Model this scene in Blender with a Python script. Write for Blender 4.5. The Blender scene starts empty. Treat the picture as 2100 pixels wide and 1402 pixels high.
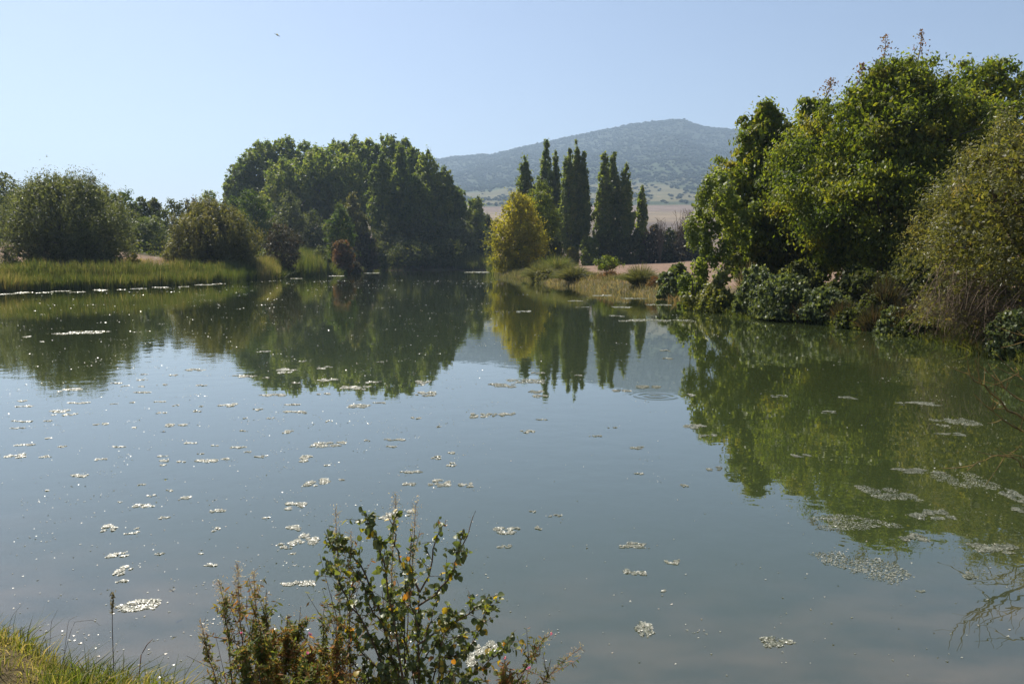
import bpy, math
import numpy as np
from mathutils import Vector, Matrix

# ---------------------------------------------------------------- camera, light, exposure
SC = bpy.context.scene
COL = SC.collection
F = 1633.0                       # focal length in pixels of the 2100 px wide photograph
CX, CY, HY = 1050.0, 701.0, 531.0
PITCH = math.atan((CY - HY) / F)
EYE = 3.0
SUN_AZ, SUN_EL = math.radians(-38.0), math.radians(51.0)

cam_d = bpy.data.cameras.new('camera')
cam = bpy.data.objects.new('camera', cam_d)
COL.objects.link(cam)
cam.location = (0, 0, EYE)
cam.rotation_euler = (math.pi / 2 - PITCH, 0, 0)
cam_d.sensor_width = 36.0
cam_d.lens = 36.0 * F / 2100.0
cam_d.clip_start = 0.05
cam_d.clip_end = 20000.0
SC.camera = cam

world = bpy.data.worlds.new('World')
SC.world = world
world.use_nodes = True
nt = world.node_tree
bg = nt.nodes['Background']
sky = nt.nodes.new('ShaderNodeTexSky')
sky.sky_type = 'NISHITA'
sky.sun_disc = False
sky.sun_elevation = SUN_EL
sky.sun_rotation = SUN_AZ
sky.altitude = 500
sky.air_density = 1.0
sky.dust_density = 1.2
sky.ozone_density = 1.6
tint = nt.nodes.new('ShaderNodeMix')          # camera white balance of the clear sky
tint.data_type = 'RGBA'; tint.blend_type = 'MULTIPLY'; tint.inputs['Factor'].default_value = 1.0
tint.inputs[7].default_value = (.88, .825, .825, 1)
nt.links.new(sky.outputs[0], tint.inputs[6])
nt.links.new(tint.outputs[2], bg.inputs[0])
bg.inputs[1].default_value = 0.083

sun_d = bpy.data.lights.new('sun', 'SUN')
sun = bpy.data.objects.new('sun', sun_d)
COL.objects.link(sun)
sdir = Vector((math.sin(SUN_AZ) * math.cos(SUN_EL), math.cos(SUN_AZ) * math.cos(SUN_EL), math.sin(SUN_EL)))
sun.rotation_euler = sdir.to_track_quat('Z', 'Y').to_euler()
sun_d.energy = 5.0
sun_d.angle = math.radians(0.53)
sun_d.color = (1.0, 0.94, 0.82)

SC.view_settings.view_transform = 'Standard'
SC.view_settings.look = 'None'
SC.view_settings.exposure = 0.8
SC.view_settings.gamma = 1.0
SC.render.engine = 'CYCLES'
cy = SC.cycles
cy.use_denoising = True
cy.max_bounces = 8
cy.diffuse_bounces = 4
cy.glossy_bounces = 3
cy.transmission_bounces = 4
cy.transparent_max_bounces = 6
cy.volume_bounces = 0
cy.sample_clamp_indirect = 4.0
cy.caustics_reflective = False
cy.caustics_refractive = False

# ---------------------------------------------------------------- helpers
RNG = np.random.default_rng(7)


def at(px, py, Y):
    """world point on the sight line of photo pixel (px, py) at forward distance Y"""
    u, v = (px - CX) / F, (CY - py) / F
    ry = math.cos(PITCH) + v * math.sin(PITCH)
    rz = -math.sin(PITCH) + v * math.cos(PITCH)
    t = Y / ry
    return np.array([u * t, Y, EYE + rz * t])


def water_at(px, py):
    u, v = (px - CX) / F, (CY - py) / F
    ry = math.cos(PITCH) + v * math.sin(PITCH)
    rz = -math.sin(PITCH) + v * math.cos(PITCH)
    t = -EYE / rz
    return np.array([u * t, ry * t, 0.0])


def hash2(ix, iy, seed):
    h = (ix.astype(np.int64) * 374761393 + iy.astype(np.int64) * 668265263 + seed * 974711) & 0x7fffffff
    h = ((h ^ (h >> 13)) * 1274126177) & 0x7fffffff
    h = h ^ (h >> 16)
    return (h & 0xffff) / 65535.0


def vnoise(x, y, seed=0):
    x = np.asarray(x, float); y = np.asarray(y, float)
    ix, iy = np.floor(x), np.floor(y)
    fx, fy = x - ix, y - iy
    fx = fx * fx * (3 - 2 * fx); fy = fy * fy * (3 - 2 * fy)
    a = hash2(ix, iy, seed); b = hash2(ix + 1, iy, seed)
    c = hash2(ix, iy + 1, seed); d = hash2(ix + 1, iy + 1, seed)
    return (a * (1 - fx) + b * fx) * (1 - fy) + (c * (1 - fx) + d * fx) * fy


def fbm(x, y, seed=0, octv=4):
    s, a, n = 0.0, 0.5, 0.0
    for i in range(octv):
        s = s + a * vnoise(x * 2 ** i, y * 2 ** i, seed + i * 17); n += a; a *= 0.5
    return s / n


def sstep(a, b, x):
    t = np.clip((np.asarray(x, float) - a) / (b - a), 0, 1)
    return t * t * (3 - 2 * t)


def norm(v):
    return v / np.maximum(np.linalg.norm(v, axis=-1, keepdims=True), 1e-9)


def make_mesh(name, V, Fc, mat, tone=None, col=None, smooth=False):
    V = np.asarray(V, np.float32); Fc = np.asarray(Fc, np.int32)
    k = Fc.shape[1]
    me = bpy.data.meshes.new(name)
    me.vertices.add(len(V)); me.loops.add(Fc.size); me.polygons.add(len(Fc))
    me.vertices.foreach_set('co', V.ravel())
    me.loops.foreach_set('vertex_index', Fc.ravel())
    me.polygons.foreach_set('loop_start', np.arange(0, Fc.size, k, dtype=np.int32))
    if smooth:
        me.polygons.foreach_set('use_smooth', np.ones(len(Fc), bool))
    if tone is not None:
        a = me.attributes.new('tone', 'FLOAT', 'POINT')
        a.data.foreach_set('value', np.asarray(tone, np.float32))
    if col is not None:
        a = me.attributes.new('col', 'FLOAT_COLOR', 'POINT')
        c = np.ones((len(V), 4), np.float32); c[:, :3] = col
        a.data.foreach_set('color', c.ravel())
    me.materials.append(mat)
    me.update(calc_edges=True)
    return me


def link(name, me, parent=None, loc=None):
    o = bpy.data.objects.new(name, me)
    COL.objects.link(o)
    if parent is not None:
        o.parent = parent
    if loc is not None:
        o.location = loc
    return o


def tag(o, label=None, cat=None, group=None, kind=None):
    if label: o['label'] = label
    if cat: o['category'] = cat
    if group: o['group'] = group
    if kind: o['kind'] = kind
    return o


def thing(name, label, cat, loc, group=None):
    o = bpy.data.objects.new(name, None)
    COL.objects.link(o)
    o.location = loc
    o.empty_display_size = 0.2
    return tag(o, label, cat, group)


# ---------------------------------------------------------------- materials
def new_mat(name):
    m = bpy.data.materials.new(name)
    m.use_nodes = True
    n = m.node_tree.nodes
    for x in list(n):
        n.remove(x)
    out = n.new('ShaderNodeOutputMaterial')
    return m, n, m.node_tree.links, out


def ramp(n, stops):
    r = n.new('ShaderNodeValToRGB')
    e = r.color_ramp.elements
    while len(e) < len(stops):
        e.new(0.5)
    for i, (p, c) in enumerate(stops):
        e[i].position = p; e[i].color = (*c, 1)
    return r


def leaf_mat(name, cols, trans=0.4, rough=0.5, spec=0.35, tgain=2.0):
    rough, spec = rough + .1, spec * .6
    """leaf: coloured by its own random tone, lets light through"""
    m, n, l, out = new_mat(name)
    a = n.new('ShaderNodeAttribute'); a.attribute_name = 'tone'
    st = [(i / max(1, len(cols) - 1), c) for i, c in enumerate(cols)]
    r = ramp(n, st)
    l.new(a.outputs['Fac'], r.inputs[0])
    p = n.new('ShaderNodeBsdfPrincipled')
    p.inputs['Roughness'].default_value = rough
    p.inputs['Specular IOR Level'].default_value = spec
    l.new(r.outputs[0], p.inputs['Base Color'])
    t = n.new('ShaderNodeBsdfTranslucent')
    mu = n.new('ShaderNodeMix'); mu.data_type = 'RGBA'; mu.blend_type = 'MULTIPLY'
    mu.inputs['Factor'].default_value = 1.0
    l.new(r.outputs[0], mu.inputs[6])
    mu.inputs[7].default_value = (tgain * 1.15, tgain * 1.1, tgain * 0.5, 1)
    l.new(mu.outputs[2], t.inputs[0])
    mx = n.new('ShaderNodeMixShader'); mx.inputs[0].default_value = trans
    l.new(p.outputs[0], mx.inputs[1]); l.new(t.outputs[0], mx.inputs[2])
    l.new(mx.outputs[0], out.inputs[0])
    return m


def bark_mat(name, c1, c2, scale=6.0):
    m, n, l, out = new_mat(name)
    tc = n.new('ShaderNodeTexCoord')
    mp = n.new('ShaderNodeMapping'); mp.inputs['Scale'].default_value = (1, 1, 0.25)
    no = n.new('ShaderNodeTexNoise'); no.inputs['Scale'].default_value = scale; no.inputs['Detail'].default_value = 5
    l.new(tc.outputs['Object'], mp.inputs[0]); l.new(mp.outputs[0], no.inputs[0])
    r = ramp(n, [(0.3, c1), (0.7, c2)])
    l.new(no.outputs[0], r.inputs[0])
    p = n.new('ShaderNodeBsdfPrincipled'); p.inputs['Roughness'].default_value = 0.85
    l.new(r.outputs[0], p.inputs['Base Color'])
    b = n.new('ShaderNodeBump'); b.inputs['Strength'].default_value = 0.5; b.inputs['Distance'].default_value = 0.02
    l.new(no.outputs[0], b.inputs['Height']); l.new(b.outputs[0], p.inputs['Normal'])
    l.new(p.outputs[0], out.inputs[0])
    return m


def ground_mat(name, scale, bump, dist=0.1, var=0.5):
    m, n, l, out = new_mat(name)
    a = n.new('ShaderNodeAttribute'); a.attribute_name = 'col'
    g = n.new('ShaderNodeNewGeometry')
    no = n.new('ShaderNodeTexNoise'); no.inputs['Scale'].default_value = scale; no.inputs['Detail'].default_value = 8
    no.inputs['Roughness'].default_value = 0.65
    l.new(g.outputs['Position'], no.inputs[0])
    r = ramp(n, [(0.25, (1 - var,) * 3), (0.75, (1 + var, 1 + var * 0.9, 1 + var * 0.75))])
    l.new(no.outputs[0], r.inputs[0])
    mu = n.new('ShaderNodeMix'); mu.data_type = 'RGBA'; mu.blend_type = 'MULTIPLY'; mu.inputs['Factor'].default_value = 1
    l.new(a.outputs['Color'], mu.inputs[6]); l.new(r.outputs[0], mu.inputs[7])
    p = n.new('ShaderNodeBsdfPrincipled'); p.inputs['Roughness'].default_value = 0.95
    p.inputs['Specular IOR Level'].default_value = 0.1
    l.new(mu.outputs[2], p.inputs['Base Color'])
    b = n.new('ShaderNodeBump'); b.inputs['Strength'].default_value = bump; b.inputs['Distance'].default_value = dist
    l.new(no.outputs[0], b.inputs['Height']); l.new(b.outputs[0], p.inputs['Normal'])
    l.new(p.outputs[0], out.inputs[0])
    return m


M = {}
M['willow'] = leaf_mat('grey_willow_leaf', [(.045, .058, .024), (.085, .10, .045), (.13, .145, .065)], .42, .42, .5)
M['willow_olive'] = leaf_mat('olive_willow_leaf', [(.05, .056, .016), (.10, .10, .03), (.15, .135, .045)], .44, .42, .5)
M['willow_brown'] = leaf_mat('brown_willow_leaf', [(.05, .055, .014), (.092, .097, .025), (.145, .142, .046), (.165, .13, .042)], .44, .36, .6)
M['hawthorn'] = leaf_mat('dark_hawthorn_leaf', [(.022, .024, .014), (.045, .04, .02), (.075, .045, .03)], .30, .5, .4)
M['poplar'] = leaf_mat('poplar_leaf', [(.055, .082, .016), (.10, .14, .026), (.165, .185, .04)], .5, .42, .5)
M['lombardy'] = leaf_mat('lombardy_leaf', [(.054, .082, .017), (.105, .142, .028), (.17, .19, .046)], .52, .42, .5)
M['bright'] = leaf_mat('fresh_green_leaf', [(.03, .055, .01), (.06, .095, .014), (.12, .14, .02)], .45, .45, .4)
M['yellowgreen'] = leaf_mat('yellow_green_leaf', [(.10, .11, .014), (.19, .18, .02), (.30, .25, .026)], .55, .45, .35)
M['midgreen'] = leaf_mat('mid_green_leaf', [(.06, .085, .013), (.10, .13, .02), (.15, .165, .028)], .5, .45, .35)
M['walnut'] = leaf_mat('walnut_leaf', [(.048, .075, .009), (.09, .122, .014), (.14, .165, .02), (.18, .165, .022)], .5, .4, .5)
M['walnut_red'] = leaf_mat('reddish_walnut_leaf', [(.09, .05, .02), (.14, .065, .025), (.10, .09, .02)], .42, .45, .4)
M['vine'] = leaf_mat('vine_leaf', [(.075, .105, .018), (.125, .16, .028), (.21, .23, .06)], .5, .4, .5)
M['bramble'] = leaf_mat('bramble_leaf', [(.05, .07, .025), (.095, .12, .048), (.16, .18, .085)], .36, .38, .6)
M['bramble_gold'] = leaf_mat('golden_bramble_leaf', [(.06, .075, .015), (.12, .13, .025), (.19, .18, .05)], .42, .4, .5)
M['redshrub'] = leaf_mat('reddish_shrub_leaf', [(.05, .05, .018), (.11, .065, .03), (.16, .07, .035)], .4, .55, .25)
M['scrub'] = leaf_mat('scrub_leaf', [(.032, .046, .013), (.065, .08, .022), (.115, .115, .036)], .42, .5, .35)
M['reed'] = leaf_mat('reed_blade', [(.045, .066, .02), (.078, .10, .03), (.12, .125, .045), (.22, .18, .10)], .40, .45, .4)
M['sedge'] = leaf_mat('sedge_blade', [(.05, .06, .024), (.11, .115, .05), (.20, .18, .10)], .35, .4, .5)
M['dry'] = leaf_mat('dry_grass_blade', [(.10, .095, .05), (.19, .15, .095), (.29, .235, .165), (.19, .115, .08)], .35, .6, .25)
M['grass'] = leaf_mat('bank_grass_blade', [(.05, .075, .014), (.10, .125, .025), (.19, .175, .06), (.34, .27, .15)], .42, .42, .45)
M['bark'] = bark_mat('grey_brown_bark', (.05, .042, .033), (.12, .10, .08))
M['pale_bark'] = bark_mat('pale_poplar_bark', (.14, .13, .11), (.30, .28, .24), 3)
M['twig'] = bark_mat('brown_twig_bark', (.07, .045, .025), (.15, .10, .055), 20)
M['lichen_twig'] = bark_mat('lichen_yellow_twig', (.07, .045, .015), (.24, .15, .03), 14)
M['red_stem'] = bark_mat('red_willowherb_stem', (.12, .05, .02), (.24, .11, .05), 30)
M['ground'] = ground_mat('bank_and_field_soil', 1.6, 0.9, 0.25, 0.45)
M['mountain'] = ground_mat('mountain_cover', 0.02, 0.6, 12.0, 0.35)

# ---------------------------------------------------------------- shore line and terrain heights
SHORE_PX = [(0, 599), (110, 594), (230, 591), (340, 586), (460, 579), (540, 574), (620, 568), (690, 563), (745, 557),
            (800, 554.5), (900, 554), (1005, 554), (1012, 560), (1022, 568), (1090, 575), (1130, 583), (1190, 590),
            (1280, 601), (1355, 612), (1440, 632), (1530, 652), (1700, 669), (1870, 691), (1960, 716), (2100, 746)]
shore = [water_at(*p)[:2] for p in SHORE_PX]
shore += [np.array(p) for p in [(14.6, 17.5), (13.5, 11), (11, 7.2), (7, 5.4), (3.5, 4.6), (1.2, 4.45), (-0.4, 4.35), (-1.35, 4.45),
                                (-1.75, 4.15), (-2.1, 4.45), (-2.6, 4.75), (-3.6, 5.4), (-6, 6.6), (-12, 9), (-26, 15), (-50, 30),
                                (-66, 50), (-66, 68), (-58, 77)]]
SH = np.array(shore)


def shore_dist(x, y):
    """signed distance to the waterline, positive on land"""
    x = np.asarray(x, float); y = np.asarray(y, float)
    best = np.full(x.shape, 1e18); inside = np.zeros(x.shape, bool)
    n = len(SH)
    for i in range(n):
        a, b = SH[i], SH[(i + 1) % n]
        ab = b - a
        t = np.clip(((x - a[0]) * ab[0] + (y - a[1]) * ab[1]) / (ab @ ab), 0, 1)
        dx, dy = x - a[0] - t * ab[0], y - a[1] - t * ab[1]
        best = np.minimum(best, dx * dx + dy * dy)
        c = ((a[1] > y) != (b[1] > y)) & (x < (b[0] - a[0]) * (y - a[1]) / (b[1] - a[1] + 1e-12) + a[0])
        inside ^= c
    d = np.sqrt(best)
    return np.where(inside, -d, d)


def px_of(x, y):
    return CX + F * x / np.maximum(y, 1.0)


def land(x, y):
    d = np.hypot(x, y)
    left = np.interp(d, [0, 60, 90, 110, 150, 200, 300, 600, 900, 6000], [1.2, .6, 1.2, 2.3, 5.2, 7.4, 9.5, 20, 28, 28])
    right = np.interp(d, [0, 20, 60, 140, 200, 260, 400, 600, 900, 6000], [1.2, .6, .9, 1.6, 2.9, 4.2, 10, 20, 44, 44])
    w = sstep(1040, 700, px_of(x, y))
    z = left * w + right * (1 - w)
    z = z + 9.5 * np.exp(-((x + 108) / 38) ** 2 - ((y - 150) / 26) ** 2)
    z = z + 2.5 * np.exp(-((x + 66) / 20) ** 2 - ((y - 145) / 16) ** 2)
    z = z + 0.25 * (fbm(x * .12, y * .12, 3) - .5) * sstep(8, 40, d)
    z = z + 0.16 * (fbm(x * 1.7, y * 1.7, 5) - .5) * sstep(12, 6, d)
    z = z - 0.75 * sstep(1.5, 3.0, y) * sstep(-1.62, -1.1, x) * sstep(14, 7, d)
    return z


def height(x, y):
    x = np.asarray(x, float); y = np.asarray(y, float)
    s = shore_dist(x, y)
    near = sstep(14, 7, np.hypot(x, y))
    wdt = 2.4 * (1 - near) + 0.95 * near
    L = land(x, y)
    L = np.where(np.hypot(x, y) > 14, np.minimum(L, .75 + (.15 - .115 * sstep(1000, 1060, px_of(x, y)) * sstep(1500, 1380, px_of(x, y))) * np.maximum(s, 0)), L)
    out = -0.15 + (L + .15) * sstep(-0.25, wdt, s)
    bed = -0.15 - np.clip(-s - .2, 0, 8) * 0.16
    return np.where(s > -0.25, out, bed)


def gz(x, y):
    return float(height(np.array([x]), np.array([y]))[0])


# ground: one polar sheet from the photographer's feet to the horizon
def build_ground():
    th = np.concatenate([np.linspace(-180, -46, 34, endpoint=False), np.linspace(-46, 46, 240, endpoint=False), np.linspace(46, 180, 34, endpoint=False)])
    th = np.radians(th)
    r = np.concatenate([np.linspace(0.25, 8, 70, endpoint=False), np.geomspace(8, 5400, 210)])
    R, T = np.meshgrid(r, th, indexing='ij')
    X, Y = R * np.sin(T), R * np.cos(T)
    x, y = X.ravel(), Y.ravel()
    z = height(x, y)
    d = np.hypot(x, y)
    z = z - 1.5 * sstep(900, 1000, d)
    s = shore_dist(x, y)
    n1 = fbm(x * .35, y * .35, 11); n2 = fbm(x * 2.2, y * 2.2, 12)
    red = np.array([.205, .142, .105]); straw = np.array([.15, .115, .065]); green = np.array([.058, .062, .026]); mud = np.array([.055, .046, .03])
    tan = np.array([.185, .14, .105]); mauve = np.array([.15, .112, .09])
    col = np.tile(red, (len(x), 1)) * (0.85 + 0.3 * n1[:, None])
    def mix(c, w):
        nonlocal col
        w = np.asarray(w)[:, None]
        col = col * (1 - w) + c * w
    px = px_of(x, y)
    mix(green, sstep(7.0, 3.0, s + 3 * n1))                          # grassy margin
    mix(straw, sstep(.45, .6, n2) * sstep(8, 4, s) * .7)
    hill = np.exp(-((x + 108) / 42) ** 2 - ((y - 150) / 28) ** 2) + np.exp(-((x + 62) / 26) ** 2 - ((y - 140) / 18) ** 2)
    mix(green * .9, sstep(.16, .4, hill))
    # far fields: ploughed mauve and tan belts parted by grassy strips
    mix(mauve, sstep(240, 300, d))
    mix(tan, sstep(430, 480, d + 60 * (n1 - .5)) * sstep(640, 600, d))
    mix(green * 1.3, sstep(6, 2, np.abs(d - 425 - 12 * np.sin(px * .01))))
    mix(tan * 1.15, sstep(660, 720, d))
    mix(mud, sstep(.35, .0, s) * sstep(-3, -.1, s))
    mix(mud * .8, sstep(0, -1, s))
    nearw = sstep(12, 6, d) * sstep(.1, .5, s)
    mix(straw * .8, nearw * .9)
    mix(np.array([.26, .16, .10]), nearw * sstep(.5, .62, n2))
    nr, ntn = len(r), len(th)
    i = np.arange(nr - 1)[:, None] * ntn; j = np.arange(ntn)[None, :]; j2 = (j + 1) % ntn
    Fq = np.stack([i + j, i + ntn + j, i + ntn + j2, i + j2], -1).reshape(-1, 4)[:, ::-1]
    V = np.stack([x, y, z], 1)
    c0 = len(V)
    me = make_mesh('ground', V, Fq, M['ground'], col=col, smooth=True)
    return tag(link('ground', me), 'reddish soil and grassy banks sloping round the pond', None, None, 'structure')


build_ground()

# ---------------------------------------------------------------- water
def build_water():
    m, n, l, out = new_mat('pond_water')
    p = n.new('ShaderNodeBsdfPrincipled')
    p.inputs['IOR'].default_value = 1.75       # raised above clean water's so the still surface reflects more strongly
    p.inputs['Roughness'].default_value = 0.004
    g = n.new('ShaderNodeNewGeometry')
    # suspended silt: murky olive out on the pond, brown over the shallow bed near the bank (distance to shore stored per vertex)
    a = n.new('ShaderNodeAttribute'); a.attribute_name = 'tone'
    no = n.new('ShaderNodeTexNoise'); no.inputs['Scale'].default_value = 1.3; no.inputs['Detail'].default_value = 4
    mp = n.new('ShaderNodeMapping'); mp.inputs['Scale'].default_value = (0.9, 1.5, 1)
    l.new(g.outputs['Position'], mp.inputs[0]); l.new(mp.outputs[0], no.inputs[0])
    r2 = ramp(n, [(0.38, (.045, .050, .034)), (0.66, (.10, .085, .058))])
    l.new(no.outputs[0], r2.inputs[0])
    mx = n.new('ShaderNodeMix'); mx.data_type = 'RGBA'
    l.new(a.outputs['Fac'], mx.inputs['Factor'])
    mx.inputs[6].default_value = (.032, .043, .015, 1)
    l.new(r2.outputs[0], mx.inputs[7])
    l.new(mx.outputs[2], p.inputs['Base Color'])
    # small wavelets and one ring where something touched the surface
    w1 = n.new('ShaderNodeTexNoise'); w1.inputs['Scale'].default_value = 1.6; w1.inputs['Detail'].default_value = 3
    l.new(g.outputs['Position'], w1.inputs[0])
    w2 = n.new('ShaderNodeTexNoise'); w2.inputs['Scale'].default_value = 0.12; w2.inputs['Detail'].default_value = 2
    l.new(g.outputs['Position'], w2.inputs[0])
    r3 = ramp(n, [(0.4, (.15,) * 3), (0.65, (1,) * 3)])
    l.new(w2.outputs[0], r3.inputs[0])
    mm = n.new('ShaderNodeMath'); mm.operation = 'MULTIPLY'
    l.new(w1.outputs[0], mm.inputs[0]); l.new(r3.outputs[0], mm.inputs[1])
    c = water_at(1345, 812)
    vs = n.new('ShaderNodeVectorMath'); vs.operation = 'DISTANCE'
    l.new(g.outputs['Position'], vs.inputs[0]); vs.inputs[1].default_value = tuple(c)
    si = n.new('ShaderNodeMath'); si.operation = 'MULTIPLY'; si.inputs[1].default_value = 26.0
    l.new(vs.outputs['Value'], si.inputs[0])
    sn = n.new('ShaderNodeMath'); sn.operation = 'SINE'; l.new(si.outputs[0], sn.inputs[0])
    fa = n.new('ShaderNodeMapRange'); fa.inputs[1].default_value = 0.15; fa.inputs[2].default_value = 0.62
    fa.inputs[3].default_value = 1.0; fa.inputs[4].default_value = 0.0
    l.new(vs.outputs['Value'], fa.inputs[0])
    rm = n.new('ShaderNodeMath'); rm.operation = 'MULTIPLY'; l.new(sn.outputs[0], rm.inputs[0]); l.new(fa.outputs[0], rm.inputs[1])
    b1 = n.new('ShaderNodeBump'); b1.inputs['Strength'].default_value = 1.0; b1.inputs['Distance'].default_value = 0.006
    l.new(mm.outputs[0], b1.inputs['Height'])
    b2 = n.new('ShaderNodeBump'); b2.inputs['Strength'].default_value = 1.0; b2.inputs['Distance'].default_value = 0.004
    l.new(rm.outputs[0], b2.inputs['Height']); l.new(b1.outputs[0], b2.inputs['Normal'])
    l.new(b2.outputs[0], p.inputs['Normal'])
    p.inputs['Coat Weight'].default_value = .4; p.inputs['Coat IOR'].default_value = 1.5; p.inputs['Coat Roughness'].default_value = .004
    l.new(b2.outputs[0], p.inputs['Coat Normal'])
    l.new(p.outputs[0], out.inputs[0])
    # sheet reaching a little under the banks everywhere
    th = np.linspace(-math.pi, math.pi, 240, endpoint=False)
    r = np.geomspace(2.0, 300, 130)
    R, T = np.meshgrid(r, th, indexing='ij')
    x, y = (R * np.sin(T)).ravel(), (R * np.cos(T)).ravel()
    s = shore_dist(x, y)
    wob = (fbm(x * .5, y * .5, 31) - .5) * 2.5
    dnear = np.hypot(x, y)
    tone = sstep(-3.6, -.2, s + wob) * sstep(14, 8, dnear) * .8
    nr, ntn = len(r), len(th)
    i = np.arange(nr - 1)[:, None] * ntn; j = np.arange(ntn)[None, :]; j2 = (j + 1) % ntn
    Fq = np.stack([i + j, i + ntn + j, i + ntn + j2, i + j2], -1).reshape(-1, 4)[:, ::-1]
    keep = (s[Fq].min(axis=1) < 1.2)
    Fq = Fq[keep]
    used = np.unique(Fq); idx = np.zeros(len(x), int); idx[used] = np.arange(len(used))
    V = np.stack([x, y, np.zeros_like(x)], 1)[used]
    me = make_mesh('water', V, idx[Fq], m, tone=tone[used], smooth=True)
    return tag(link('water', me), 'calm murky green pond mirroring the trees and sky', None, None, 'structure')


build_water()

# ---------------------------------------------------------------- mountain
SKY_PX = [-400, 300, 500, 700, 860, 920, 990, 1010, 1070, 1130, 1230, 1290, 1350, 1395, 1412, 1440, 1470, 1600, 1800, 2100, 2500]
SKY_PY = [480, 455, 425, 365, 336, 331, 322, 324, 309, 297, 275, 263, 257, 254, 262, 268, 273, 285, 300, 330, 370]


def mtn_z(px, d):
    sky_e = (HY - np.interp(px, SKY_PX, SKY_PY)) / F
    k = np.interp(d, [850, 1000, 1350, 1600, 2000, 2700, 3500, 3900, 5200], [.20, .38, .485, .57, .66, .83, 1.0, .93, .5])
    low = (HY - 418) / F
    e = np.where(d < 1350, np.interp(d, [850, 1000, 1350], [.044, .054, .066]), 0)
    e = np.where(d >= 1350, .066 + (np.maximum(sky_e, .068) - .066) * np.interp(d, [1350, 1700, 2100, 2800, 3500, 3900, 5200], [0, .16, .34, .70, 1.0, .93, .5]), e)
    sk = sstep(200, 700, px)
    return EYE + d * (e * (.45 + .55 * sk))


def mtn_pt(px, d):
    z = mtn_z(px, d)
    amp = 26 * sstep(1400, 2400, d) * sstep(3500, 3100, d)
    x = (px - CX) / F * d
    z = z + amp * (fbm(x * .004, d * .003, 41) - .5) * 2.2 - amp * .4 * np.abs(np.sin(x * .006 + d * .001))
    z = z + 9 * (fbm(x * .012, d * .008, 44) - .5) * sstep(1000, 1400, d)
    return x, z


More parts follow.
